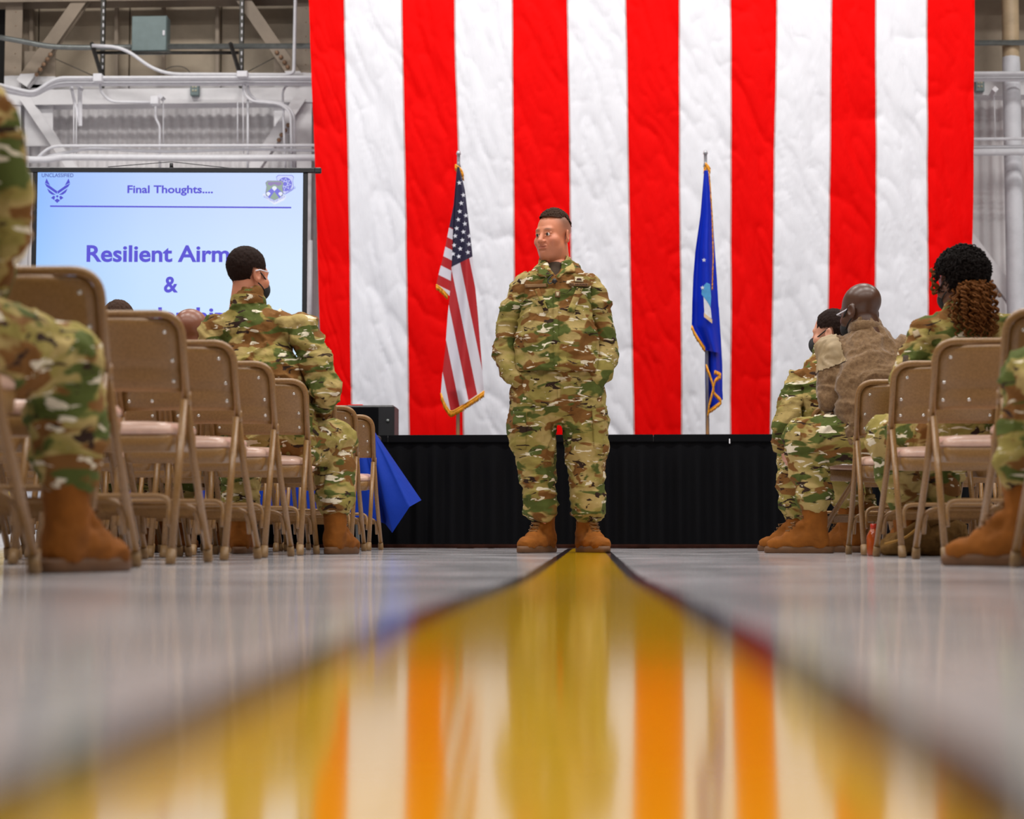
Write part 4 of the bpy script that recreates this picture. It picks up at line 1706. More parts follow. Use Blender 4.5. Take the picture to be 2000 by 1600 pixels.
def head(scale=1.0, h=.004, skin=(.45, .22, .14), detail=False, buzz=None, heavy=0.0):
    """head and neck facing -Y, origin between the ears; returns V, F, C"""
    f = Field((-.11, -.145, -.24), (.11, .13, .15), h)
    f.ell((0, .012, .045), (.076, .097, .084), k=.01)
    f.ell((0, -.028, -.015), (.065, .066, .098), k=.03)
    f.ell((0, -.030, -.065), (.058 + heavy * .012, .056, .050 + heavy * .006), k=.03)
    f.ell((0, -.074, -.094), (.024, .020, .019), k=.02)
    f.cap((0, .015, -.06), (0, .030, -.23), (.058 + heavy * .008, .060), (.064 + heavy * .01, .064), k=.03)
    if heavy:
        f.ell((0, -.040, -.105), (.045, .045, .03), k=.03)
    f.cap((-.036, -.080, .024), (.036, -.080, .024), .013, .013, (0, 0, 1), .018)
    for s in (-1, 1):
        f.ell((s * .046, -.062, -.028), (.026, .026, .026), k=.02)
        f.ell((s * .031, -.101, .005), (.017, .014, .012), k=.012, cut=True)
        f.ell((s * .0315, -.0775, .004), (.0145, .0145, .0145), k=.006)
    f.cap((0, -.090, .012), (0, -.113, -.030), .009, .0145, (1, 0, 0), .012)
    f.ell((0, -.075, -.058), (.033, .026, .028), k=.02)
    for s in (-1, 1):
        f.ell((s * .0155, -.101, -.034), (.0095, .011, .009), k=.006)
    if detail:
        for s in (-1, 1):
            f.cap((s * .017, -.0905, .0098), (s * .047, -.083, .0086), .0052, .0052, k=.004)
            f.cap((s * .018, -.0900, -.0050), (s * .046, -.082, -.0045), .0042, .0042, k=.004)
            f.cap((s * .021, -.100, -.040), (s * .036, -.092, -.066), .0025, .0025, k=.008, cut=True)
            f.ell((s * .007, -.113, -.041), (.004, .004, .003), k=.003, cut=True)
        f.cap((-.022, -.0965, -.0575), (.022, -.0965, -.0575), .0055, .0055, k=.005)
        f.cap((-.018, -.0965, -.0675), (.018, -.0965, -.0675), .0062, .0062, k=.005)
        f.cap((-.027, -.1035, -.0622), (.027, -.0985, -.0602), .0026, .0026, k=.003, cut=True)
        f.cap((-.014, -.1, -.078), (.014, -.1, -.078), .004, .004, k=.008, cut=True)
        f.cap((-.03, -.096, .048), (.03, -.096, .048), .0022, .0022, k=.005, cut=True)
    for s in (-1, 1):
        Re = rotz(s * .45) @ rotx(-.15)
        f.ell((s * .082, .014, -.004), (.008, .020, .033), Re, k=.006)
        f.ell((s * .090, .010, .0), (.006, .011, .020), Re, k=.005, cut=True)
        f.ell((s * .079, .008, -.030), (.007, .010, .010), k=.006)
    V, F = f.mesh(1 if detail else 1)
    x, y, z = V.T
    C = np.tile(np.array(skin), (len(V), 1))

    def mixc(mask, c):
        m = np.clip(mask, 0, 1)[:, None]
        return C * (1 - m) + np.array(c) * m
    if detail:
        ss = lambda a, lo, hi: np.clip((a - lo) / (hi - lo), 0, 1)
        lips = np.exp(-((z + .062) / .011) ** 2 - (x / .024) ** 4) * (y < -.088)
        C = mixc(lips * .55, (.42, .11, .09))
        for s in (-1, 1):
            bx_ = np.exp(-((z - .030 + .15 * np.abs(np.abs(x) - .03)) / .005) ** 2 - ((x - s * .033) / .019) ** 4) * (y < -.06)
            C = mixc(bx_ * .8, (.12, .055, .03))
            C = mixc(.35 * np.exp(-((x - s * .045) ** 2 + (z + .03) ** 2) / .0006) * (y < -.04), (.52, .17, .12))
        C = mixc(.35 * np.exp(-(x ** 2 + (z + .03) ** 2) / .0002) * (y < -.1), (.52, .18, .13))
        stub = ss(-z, .05, .075) * (y < -.02) * ss(-y, .0, .03) * (1 - lips)
        C = mixc(stub * .18, (.25, .13, .10))
        C = mixc(.5 * np.exp(-((x) ** 2) / .0003 - ((z - .0479) / .0016) ** 2) * (y < -.08), (.3, .12, .08))
    if buzz is not None:
        ss = lambda a, lo, hi: np.clip((a - lo) / (hi - lo), 0, 1)
        # scalp region: above the hairline, behind the temples
        hair = ss(z, -.03, .045) * ss(y, -.058, -.005) + ss(z - .105 + (y + .07) * -.35, -.004, .01)
        hair = np.clip(hair, 0, 1) * (1 - (np.abs(x) > .083) * 1.0)
        hair = np.maximum(hair, ss(z, -.075, -.02) * ss(y, .055, .075))
        C = mixc(hair * buzz[1] * (0.45 + .55 * ss(z, .0, .07)), buzz[0])
    return V * scale, F, C


def hair_cap(scale=1.0, h=.004, thick=.009, low=-.03, front=.085, flat=None, seed=1, rough=.004, side=.004):
    f = Field((-.12, -.14, -.12), (.12, .14, .18), h)
    f.ell((0, .014, .047), (.076 + side, .097 + side, .084 + thick), k=.01)
    V, F = f.mesh(1)
    return V, F


def trim_mesh(V, F, keep):
    k = keep[F].all(1)
    F = F[k]
    used = np.unique(F)
    mp = -np.ones(len(V), int)
    mp[used] = np.arange(len(used))
    return V[used], mp[F]
# ------------------------------------------------------------------ people
def at3(p):
    return at(*p) if len(p) == 3 else np.array(p)


def eyes(parent, R, hc, o, gaze=(0.0, 0.0)):
    for s in (-1, 1):
        c = np.array([s * .0315, -.0795, .003])
        g = rotz(gaze[0]) @ rotx(gaze[1])
        p = R @ c + hc - o
        e = MB().sphere((0, 0, 0), .0146, 14, 10).build('eyeball', M_EYEW, parent)
        e.location = p
        d = R @ g @ np.array([0, -1, 0])
        b = MB().tube([d * .0128, d * .0148, d * .0155], [.0086, .0072, .004], 14)
        b.build('iris', M_IRIS, e)


def hand(f, wrist, dirv, palm_n, thumb, s=1.0, curl=.5):
    """five fingered hand blended into field f"""
    d = np.array(dirv, float)
    d /= np.linalg.norm(d)
    n = np.array(palm_n, float)
    n = n - d * (n @ d)
    n /= np.linalg.norm(n)
    t = np.cross(d, n) * thumb
    w_ = np.array(wrist, float)
    f.cap(w_, w_ + d * .085 * s, (.030 * s, .017 * s), (.040 * s, .013 * s), t, .012)
    for k, (off, L) in enumerate(((.030, .068), (.010, .078), (-.010, .072), (-.030, .056))):
        a = w_ + d * .085 * s + t * off * s
        p1 = a + (d * math.cos(curl * .6) + n * math.sin(curl * .6)) * L * .5 * s
        p2 = p1 + (d * math.cos(curl * 1.6) + n * math.sin(curl * 1.6)) * L * .55 * s
        f.chain([a, p1, p2], [.0092 * s, .0085 * s, .0072 * s], k=.003)
    a = w_ + d * .025 * s + t * .028 * s
    p1 = a + (d * .7 + t * .55 + n * .3) * .042 * s
    p2 = p1 + (d * .9 + n * .35 + t * .1) * .034 * s
    f.chain([a, p1, p2], [.0135 * s, .0105 * s, .0085 * s], k=.006)


def seated(label, J, head_yaw, skin, clothes, head_pitch=0.0, head_roll=0.0, hair=None, mats=None, mask=False, girth=1.0,
           boots=((0, 0), (0, 0)), seed=1, hands=(), jacket_only=False, face_dir=math.pi, name='person', res=.009, boot_detail=True, hs=1.0, yoke=None):
    """J: world joints. face_dir: rotation of the head frame (its face looks along -Y before turning)."""
    J = {k: np.array(v, float) for k, v in J.items()}
    g = girth
    base = np.array([J['pelvis'][0], J['pelvis'][1], 0])
    e = empty(name, base)
    tag(e, label, 'person')
    sh = J['shR'] - J['shL']
    u = sh / np.linalg.norm(sh)
    hipu = J['hipR'] - J['hipL']
    hipu = hipu / (np.linalg.norm(hipu) + 1e-9)
    jm, tm = mats or (M_CAMO[0], M_CAMO[1])
    allp = np.array(list(J.values()))
    # jacket
    keys = ['pelvis', 'chest', 'neck', 'shL', 'shR', 'elL', 'elR', 'wrL', 'wrR']
    pts = np.array([J[k] for k in keys])
    lo, hi = pts.min(0) - .24, pts.max(0) + .2
    f = Field(lo, hi, res)
    pel, ch, nk = J['pelvis'], J['chest'], J['neck']
    f.cap(pel + (0, 0, -.02), pel * .5 + ch * .5, (.175 * g, .135 * g), (.172 * g, .13 * g), hipu * .5 + u * .5, .03)
    f.cap(pel * .5 + ch * .5, ch, (.172 * g, .128 * g), (.185 * g, .128 * g), u, .04)
    f.cap(ch, nk * .8 + ch * .2 - (0, 0, .03), (.185 * g, .125 * g), (.12 * g, .085 * g), u, .05)
    f.cap(J['shL'] - u * -.02, J['shR'] - u * .02, (.07, .072), (.07, .072), (0, 0, 1), .05)
    f.cap(nk - (0, 0, .06), nk + (0, 0, .015), (.085, .08), (.074, .072), u, .03)
    f2 = Field(lo, hi, res)
    for s in 'LR':
        f2.chain([J['sh' + s], J['sh' + s] * .45 + J['el' + s] * .55, J['el' + s], J['el' + s] * .45 + J['wr' + s] * .55, J['wr' + s]],
                 [.078 * g, .074 * g, .066, .058, .047], k=.02)
    f.seam(f2.d, .012, .018)
    V, F = f.mesh(1)
    V = crumple(V, F, .018, (7, 7, 11), seed, .006, 24)
    jk = link('jacket', mesh_np('jacket', V - base, F), jm, e)
    if yoke is not None:
        # lighter shoulder yoke panel lying on the fleece
        keep = yoke(V)
        N = normals(V, F)
        Vy, Fy = trim_mesh(V + N * .005, F, keep)
        link('shoulder_panel', mesh_np('shoulder_panel', Vy - base, Fy), clothes['yoke'], jk)
    # collar band
    ring = []
    for k in range(20):
        a = 2 * math.pi * k / 20
        ring.append(nk + u * .074 * math.cos(a) + np.array([-u[1], u[0], 0]) * .070 * math.sin(a) + (0, 0, .018 + .012 * math.sin(a) * (1 if face_dir < 2 else -1)))
    fc = Field(nk - .14, nk + .14, .006)
    for k in range(20):
        fc.cap(ring[k] - (0, 0, .015), ring[(k + 1) % 20] + (0, 0, .0), (.010, .026), (.010, .026), np.cross(ring[(k + 1) % 20] - ring[k], (0, 0, 1)), .008)
    V, F = fc.mesh(1)
    link('collar', mesh_np('collar', V - base, F), jm, e)
    # trousers
    keys = ['hipL', 'hipR', 'knL', 'knR', 'anL', 'anR', 'pelvis']
    pts = np.array([J[k] for k in keys])
    f = Field(pts.min(0) - .2, pts.max(0) + .2, res)
    f.cap(pel + (0, 0, .05), pel + (0, 0, -.04), (.165 * g, .13 * g), (.17 * g, .135 * g), hipu, .03)
    for s in 'LR':
        hp, kn, an = J['hip' + s], J['kn' + s], J['an' + s]
        f3 = Field(pts.min(0) - .2, pts.max(0) + .2, res)
        bl = an + (kn - an) * .10
        f3.chain([hp, hp * .5 + kn * .5, kn, kn * .5 + an * .5, bl, an], [.108 * g, .100 * g, .086 * g, .084, .080, .056], k=.03)
        f.blend((slice(None),) * 3, f3.d, .02)
    V, F = f.mesh(1)
    V = crumple(V, F, .017, (8, 8, 10), seed + 7, .005, 24)
    link('trousers', mesh_np('trousers', V - base, F), tm, e)
    # body: slim figure inside the clothes, hands, head and neck in one mesh
    lo, hi = allp.min(0) - .16, allp.max(0) + .16
    f = Field(lo, hi, .014)
    f.cap(pel, ch, (.13, .09), (.13, .085), u, .03)
    f.cap(ch, nk, (.13, .085), (.05, .05), u, .03)
    f.cap(J['shL'] + u * .05, J['shR'] - u * .05, .03, .03, (0, 0, 1), .03)
    for s in 'LR':
        f.chain([J['sh' + s], J['el' + s], J['wr' + s]], [.026, .03, .026], k=.02)
        f.chain([J['hip' + s], J['kn' + s], J['an' + s] - (0, 0, .0)], [.07, .052, .038], k=.03)
    V, F = f.mesh(0)
    parts = [(V - base, F, np.tile(np.array(skin), (len(V), 1)))]
    for s, dv, pn, th in hands:
        w_ = J['wr' + s]
        f = Field(w_ - .22, w_ + .22, .0045)
        f.cap(w_ - np.array(dv) * .05, w_, .028, .026, k=.01)
        hand(f, w_, dv, pn, th)
        V, F = f.mesh(1)
        parts.append((V - base, F, np.tile(np.array(skin), (len(V), 1))))
    hc = J['head']
    R = rotz(face_dir + head_yaw) @ rotx(head_pitch) @ roty(head_roll)
    hv, hf, hcol = head(hs, .0042, skin, False, hair.get('buzz') if hair else None)
    parts.append((hv @ R.T + hc - base, hf, hcol))
    V, F, C = join(parts)
    body = link('body', col_mesh('body', V, F, C), M_SKIN if skin[0] > .3 else M_BROWNSKIN, e)
    if hair and hair.get('cap'):
        hp = hair['cap']
        V, F = hair_cap(thick=hp.get('thick', .01), side=hp.get('side', .006))
        x, y, z = V.T
        wob = .012 * (fbm(V * 60, 4) - .5)
        keep = ((z > hp['low'] + .9 * np.clip(-y - .02, 0, .2) + wob) | ((y > .03) & (z > hp['nape'] + wob))) & ~((y < -.06) & (z < hp['front']))
        keep &= ~((np.abs(x) > .06) & (z < .03) & (y < .035))
        V, F = trim_mesh(V, F, keep)
        N = normals(V, F)
        V = V + N * (.008 * (fbm(V * 90, 6) - .5))[:, None]
        V = V * hs
        link('hair', mesh_np('hair', V @ R.T + hc - base, F), hair['mat'], e)
    if mask:
        # ear loop and cup of a face mask
        b = MB()
        for s in (-1, 1):
            P = [R @ (np.array(p) * hs) + hc - base for p in ((s * .084, .012, .024), (s * .076, -.03, .0), (s * .060, -.075, -.022))]
            b.tube(fillet(P, .02), .0032, 6)
            P = [R @ (np.array(p) * hs) + hc - base for p in ((s * .080, .010, -.034), (s * .074, -.03, -.052), (s * .055, -.07, -.075))]
            b.tube(fillet(P, .02), .0032, 6)
        mk = b.build('mask_loops', M_MASK, e)
        f = Field((-.1, -.16, -.14), (.1, .0, .03), .005)
        f.ell((0, -.062, -.058), (.064, .062, .056), k=.01)
        f.ell((0, -.11, -.04), (.02, .02, .03), k=.03)
        f.plane((0, -.035, 0), (0, 1, 0))
        f.plane((0, 0, -.018), (0, .35, 1))
        V, F = f.mesh(1)
        link('face_mask', mesh_np('face_mask', (V * hs) @ R.T + hc - base, F), M_MASK, e)
    for s, (yw, dy) in zip('LR', boots):
        an, kn = J['an' + s], J['kn' + s]
        up = an + (kn - an) * .1
        pos = np.array([an[0], an[1], 0]) - rotz(yw) @ np.array([0, .035, 0])
        boot(e, pos, yw, up, boot_detail, h=.007)
    return e, R, hc, base


def sit(pelvis, facing, spread=.19, knee_h=.49, thigh=.43, lean=.05, side=0.0, sh_w=.19, up=.53, arms='lap', ankle=None):
    """default joints of a person sitting at world position pelvis, facing angle (0 = toward the stage)"""
    p = np.array(pelvis, float)
    fw = np.array([-math.sin(facing), math.cos(facing), 0])
    rt = np.array([math.cos(facing), math.sin(facing), 0])
    J = {'pelvis': p}
    J['hipL'], J['hipR'] = p - rt * .09 - (0, 0, .02), p + rt * .09 - (0, 0, .02)
    for s, k in (('L', -1), ('R', 1)):
        kn = p + fw * thigh + rt * k * spread
        kn[2] = knee_h
        J['kn' + s] = kn
        an = kn + fw * .04
        an[2] = .21
        J['an' + s] = an
    J['chest'] = p + fw * lean * .7 + rt * side * .6 + (0, 0, up * .62)
    J['neck'] = p + fw * lean * 1.4 + rt * side + (0, 0, up)
    for s, k in (('L', -1), ('R', 1)):
        J['sh' + s] = J['neck'] + rt * k * sh_w - (0, 0, .085)
        J['el' + s] = J['sh' + s] + rt * k * .05 + fw * .10 - (0, 0, .27)
        J['wr' + s] = J['kn' + s] * .6 + p * .4 + (0, 0, .10)
    J['head'] = J['neck'] + fw * .03 + (0, 0, .145)
    return J


WHITE_SKIN = (.56, .22, .12)
PALE_SKIN = (.60, .29, .19)
BROWN_SKIN = (.115, .045, .022)
DARK_SKIN = (.07, .028, .013)
HAIR_BR = (.10, .06, .04)


def stick(owner, name, quad, m, off=.005, nu=5, nv=5):
    """cloth patch laid on a jacket where the photograph shows it"""
    jk = [c for c in bpy.data.objects if c.parent == owner and c.name.startswith('jacket')][0]
    me = jk.data
    b = np.array(owner.location)
    V = np.empty(len(me.vertices) * 3, np.float32)
    me.vertices.foreach_get('co', V)
    V = V.reshape(-1, 3) + b
    F = np.empty(len(me.polygons) * 4, np.int32)
    me.polygons.foreach_get('vertices', F)
    bv = BVHTree.FromPolygons(V.tolist(), F.reshape(-1, 4).tolist())
    P = []
    for j in range(nv):
        for i in range(nu):
            u_, v_ = i / (nu - 1), j / (nv - 1)
            q = (np.array(quad[0]) * (1 - u_) + np.array(quad[1]) * u_) * (1 - v_) + (np.array(quad[3]) * (1 - u_) + np.array(quad[2]) * u_) * v_
            d = Vector(at(q[0], q[1], 8.0) - CAM).normalized()
            h, nrm = bv.ray_cast(Vector(CAM), d)[:2]
            if h is None:
                return
            P.append(np.array(h) - np.array(d) * off - b)
    Q = [p + np.array(d) * off * 1.5 for p in P]
    n = nu * nv
    F = [(j * nu + i, j * nu + i + 1, (j + 1) * nu + i + 1, (j + 1) * nu + i) for j in range(nv - 1) for i in range(nu - 1)]
    ring = list(range(nu)) + [j * nu + nu - 1 for j in range(1, nv)] + [(nv - 1) * nu + i for i in range(nu - 2, -1, -1)] + [j * nu for j in range(nv - 2, 0, -1)]
    F += [(ring[(k + 1) % len(ring)], ring[k], n + ring[k], n + ring[(k + 1) % len(ring)]) for k in range(len(ring))]
    MB().add(P + Q, F).build(name, m, jk)


def make_audience():
    # 1. soldier seated at the aisle left, back to the camera
    Y = 8.32
    pel = at(545, 880, Y)
    J = sit((pel[0], Y, .56), 0)
    J['chest'] = at(515, 740, Y + .05)
    J['neck'] = at(485, 596, Y + .14)
    J['head'] = at(484, 540, Y + .17)
    J['shL'] = at(422, 645, Y + .14)
    J['shR'] = at(588, 640, Y + .06)
    J['elR'] = at(636, 760, Y - .02)
    J['wrR'] = at(628, 800, Y + .24)
    J['elL'] = at(400, 760, Y + .16)
    J['wrL'] = at(450, 830, Y + .4)
    J['hipR'] = at(575, 868, Y)
    J['hipL'] = at(505, 868, Y)
    J['knR'] = at(655, 862, Y + .36)
    J['anR'] = at(655, 985, Y + .20)
    J['knL'] = at(470, 870, Y + .42)
    J['anL'] = at(470, 985, Y + .40)
    e, R, hc, b = seated('soldier in camouflage sitting upright with short dark hair, at the left aisle seat', J, math.radians(-38), WHITE_SKIN, None, .05, 0.0,
           {'buzz': (HAIR_BR, .6), 'cap': {'low': .0, 'nape': -.045, 'front': .10, 'thick': .013, 'side': .007}, 'mat': M_HAIR_D}, (M_CAMO[1], M_CAMO[0]), True, .98,
           ((math.pi + .1, 0), (math.pi - .25, 0)), 11, hs=.99)
    # eyeglass temple tips
    g = MB()
    for s in (-1, 1):
        P = [R @ np.array(p) + hc - b for p in ((s * .090, .030, .014), (s * .084, .0, .024), (s * .078, -.06, .022))]
        g.tube(P, .003, 6)
    g.build('glasses_temples', M_STAR, e)
    stick(e, 'sleeve_pocket_flap', [(628, 678), (642, 676), (628, 646), (612, 650)], M_CAMO[2], .006)
    stick(e, 'yoke_seam', [(470, 700), (585, 697), (585, 692), (470, 694)], M_CAMO[0], .004, 14, 3)

    # 2. bald head seen past the chairs on the left
    Y = 9.27
    h_ = at(375, 657, Y)
    J = sit((h_[0], Y - .12, .55), 0, up=.47, lean=.04, spread=.12, sh_w=.165)
    J['head'] = h_
    J['neck'] = h_ - (0, .02, .12)
    J['shL'][2] += .03
    J['shR'][2] += .03
    seated('bald brown skinned person in camouflage seated left, head just above the chairs', J, math.radians(-25), (.2, .07, .035), None, .1, 0, None, (M_CAMO[2], M_CAMO[1]), False, .9,
           ((math.pi, 0), (math.pi, 0)), 21, boot_detail=False, hs=1.08)
    # 3. top of another head
    Y = 9.27
    h_ = at(232, 640, Y)
    J = sit((h_[0], Y - .12, .55), 0, up=.45, lean=.04, spread=.12, sh_w=.165)
    J['head'] = h_
    J['neck'] = h_ - (0, .02, .15)
    seated('short haired soldier in camouflage, only the hair top showing above the left chairs', J, 0, WHITE_SKIN, None, .1, 0,
           {'buzz': (HAIR_BR, .6), 'cap': {'low': .0, 'nape': -.045, 'front': .10, 'thick': .012, 'side': .006}, 'mat': M_HAIR}, (M_CAMO[0], M_CAMO[1]), False, .9,
           ((math.pi, 0), (math.pi, 0)), 31, boot_detail=False)
    # 4. person at the far left edge, nearest to the camera
    Y = 4.1
    J = sit(at(-190, 700, Y - .25), -.5)
    J['pelvis'] = np.array([at(-235, 0, Y - .25)[0], Y - .25, .56])
    J['hipR'] = J['pelvis'] + (.09, .02, -.01)
    J['hipL'] = J['pelvis'] + (-.09, .02, -.01)
    J['knR'] = at(122, 715, Y + .18)
    J['anR'] = at(132, 915, Y + .22)
    J['knL'] = J['knR'] + (-.36, .02, 0)
    J['anL'] = J['anR'] + (-.36, .06, 0)
    J['chest'] = J['pelvis'] + (.02, .05, .33)
    J['neck'] = J['pelvis'] + (.03, .10, .53)
    J['head'] = J['neck'] + (0, .04, .15)
    J['shR'] = J['neck'] + (.17, 0, -.09)
    J['shL'] = J['neck'] + (-.17, 0, -.09)
    J['elR'] = at(0, 455, Y - .05)
    J['wrR'] = at(-60, 600, Y + .12)
    J['elL'] = J['shL'] + (-.08, .1, -.27)
    J['wrL'] = J['knL'] * .5 + J['pelvis'] * .5 + (0, 0, .1)
    seated('nearest soldier in camouflage at the far left edge, knee and tan boot showing', J, 0, WHITE_SKIN, None, .1, 0,
           {'buzz': (HAIR_BR, .6), 'cap': {'low': .0, 'nape': -.045, 'front': .10}, 'mat': M_HAIR}, (M_CAMO[2], M_CAMO[0]), False, 1.0,
           ((math.pi - .2, 0), (math.pi - .33, 0)), 41, res=.01)
    # 5. person at the far right edge
    Y = 5.3
    J = sit((at(2290, 0, Y - .4)[0], Y - .4, .56), 0)
    J['knL'] = at(2022, 742, Y)
    J['anL'] = at(2000, 925, Y + .0)
    J['knR'] = J['knL'] + (.32, 0, 0)
    J['anR'] = J['anL'] + (.34, 0, 0)
    J['wrL'] = J['knL'] + (.1, -.16, .12)
    J['elL'] = J['shL'] + (.06, .1, -.27)
    J['wrR'] = J['knR'] + (0, -.15, .12)
    seated('soldier in camouflage at the far right edge, knee and tan boot showing', J, 0, WHITE_SKIN, None, .1, 0,
           {'buzz': (HAIR_BR, .6), 'cap': {'low': .0, 'nape': -.045, 'front': .10}, 'mat': M_HAIR}, (M_CAMO[0], M_CAMO[2]), False, 1.0,
           ((math.pi + 1.0, 0), (math.pi, 0)), 51, res=.01)
    # 6. man in brown fleece, right of the aisle, turned to the left
    Y = 9.0
    J = sit((at(1702, 0, Y)[0], Y, .57), 1.0)
    J['pelvis'] = at(1712, 838, Y)
    J['chest'] = at(1702, 745, Y)
    J['neck'] = at(1690, 648, Y + .06)
    J['head'] = at(1683, 610, Y + .08)
    J['shL'] = at(1632, 690, Y + .06)
    J['shR'] = at(1762, 690, Y + .02)
    J['elL'] = at(1626, 775, Y + .0)
    J['wrL'] = at(1640, 800, Y + .14)
    J['elR'] = at(1800, 780, Y + .05)
    J['wrR'] = at(1755, 815, Y + .22)
    J['hipL'] = at(1692, 858, Y - .02)
    J['hipR'] = at(1722, 858, Y + .14)
    J['knL'] = at(1568, 856, Y + .02)
    J['anL'] = at(1592, 985, Y + .0)
    J['knR'] = at(1640, 858, Y + .42)
    J['anR'] = at(1660, 985, Y + .5)
    xs = J['shL'][0] * .80 + J['neck'][0] * .20
    yk = lambda V: (V[:, 2] > J['shL'][2] - .07 + .35 * (V[:, 0] - J['shL'][0])) & (V[:, 0] < xs - .25 * (V[:, 2] - J['shL'][2]))
    e, R, hc, b = seated('bald man in brown fleece jacket turned sideways at the right aisle seat', J, math.radians(38), DARK_SKIN, {'yoke': M_YOKE}, .22, 0, None, (M_FLEECE, M_CAMO[1]), True, 1.12,
           ((math.pi + 1.35, 0), (math.pi + .6, 0)), 61, hs=1.09, yoke=yk)
    g = MB()
    for s in (-1, 1):
        P = [R @ np.array(p) + hc - b for p in ((s * .084, .02, .018), (s * .08, -.03, .014), (s * .075, -.095, .012), (s * .02, -.112, .012))]
        g.tube(P, .0035, 6)
    g.build('glasses', M_STAR, e)
    # 7. man with a mask behind him, near the stage
    Y = 9.95
    J = sit((at(1625, 0, Y)[0], Y, .56), .75)
    J['pelvis'] = at(1632, 850, Y)
    J['chest'] = at(1612, 775, Y)
    J['neck'] = at(1618, 690, Y + .03)
    J['head'] = at(1624, 654, Y + .04)
    J['shL'] = at(1562, 742, Y - .02)
    J['shR'] = at(1668, 730, Y + .05)
    J['elL'] = at(1538, 825, Y - .06)
    J['wrL'] = at(1528, 868, Y + .02)
    J['elR'] = at(1680, 820, Y + .1)
    J['wrR'] = at(1640, 850, Y + .25)
    J['hipL'] = at(1610, 880, Y)
    J['hipR'] = at(1650, 880, Y + .1)
    J['knL'] = at(1548, 900, Y + .22)
    J['anL'] = at(1556, 1000, Y + .2)
    J['knR'] = at(1640, 895, Y + .42)
    J['anR'] = at(1688, 1005, Y + .1)
    seated('masked soldier in camouflage half hidden behind the man in brown fleece', J, math.radians(62), PALE_SKIN, None, .05, 0,
           {'buzz': (HAIR_BR, .6), 'cap': {'low': .0, 'nape': -.045, 'front': .10, 'thick': .012, 'side': .006}, 'mat': M_HAIR_D}, (M_CAMO[0], M_CAMO[2]), True, .9,
           ((math.pi + .9, 0), (math.pi + .5, 0)), 71, hands=(('L', (.25, .2, -.9), (.9, .3, .2), -1),), hs=1.0)
    # 8. woman with curly ponytail
    Y = 7.55
    J = sit((at(1868, 0, Y)[0], Y, .56), .25)
    J['pelvis'] = at(1868, 838, Y)
    J['chest'] = at(1872, 735, Y + .05)
    J['neck'] = at(1882, 618, Y + .08)
    J['head'] = at(1876, 555, Y + .10)
    J['shL'] = at(1812, 652, Y + .08)
    J['shR'] = at(1945, 638, Y + .06)
    J['elL'] = at(1778, 735, Y + .05)
    J['wrL'] = at(1775, 805, Y + .25)
    J['elR'] = at(1975, 760, Y + .1)
    J['wrR'] = at(1930, 820, Y + .3)
    J['hipL'] = at(1835, 848, Y)
    J['hipR'] = at(1895, 848, Y)
    J['knL'] = at(1735, 852, Y + .38)
    J['anL'] = at(1770, 980, Y + .46)
    J['knR'] = at(1845, 865, Y + .46)
    J['anR'] = at(1838, 982, Y + .5)
    e, R, hc, b = seated('woman in camouflage with a curly auburn ponytail at the right aisle', J, math.radians(28), BROWN_SKIN, None, .05, 0, None, (M_CAMO[1], M_CAMO[0]), True, .93,
           ((math.pi + .2, 0), (math.pi, 0)), 81, hs=.97)
    curls(e, R, hc, b)
    stick(e, 'flag_patch', [(1786, 660), (1798, 655), (1793, 643), (1781, 648)], M_YOKE)
    stick(e, 'unit_patch', [(1762, 712), (1774, 712), (1774, 694), (1764, 694)], M_TEE)


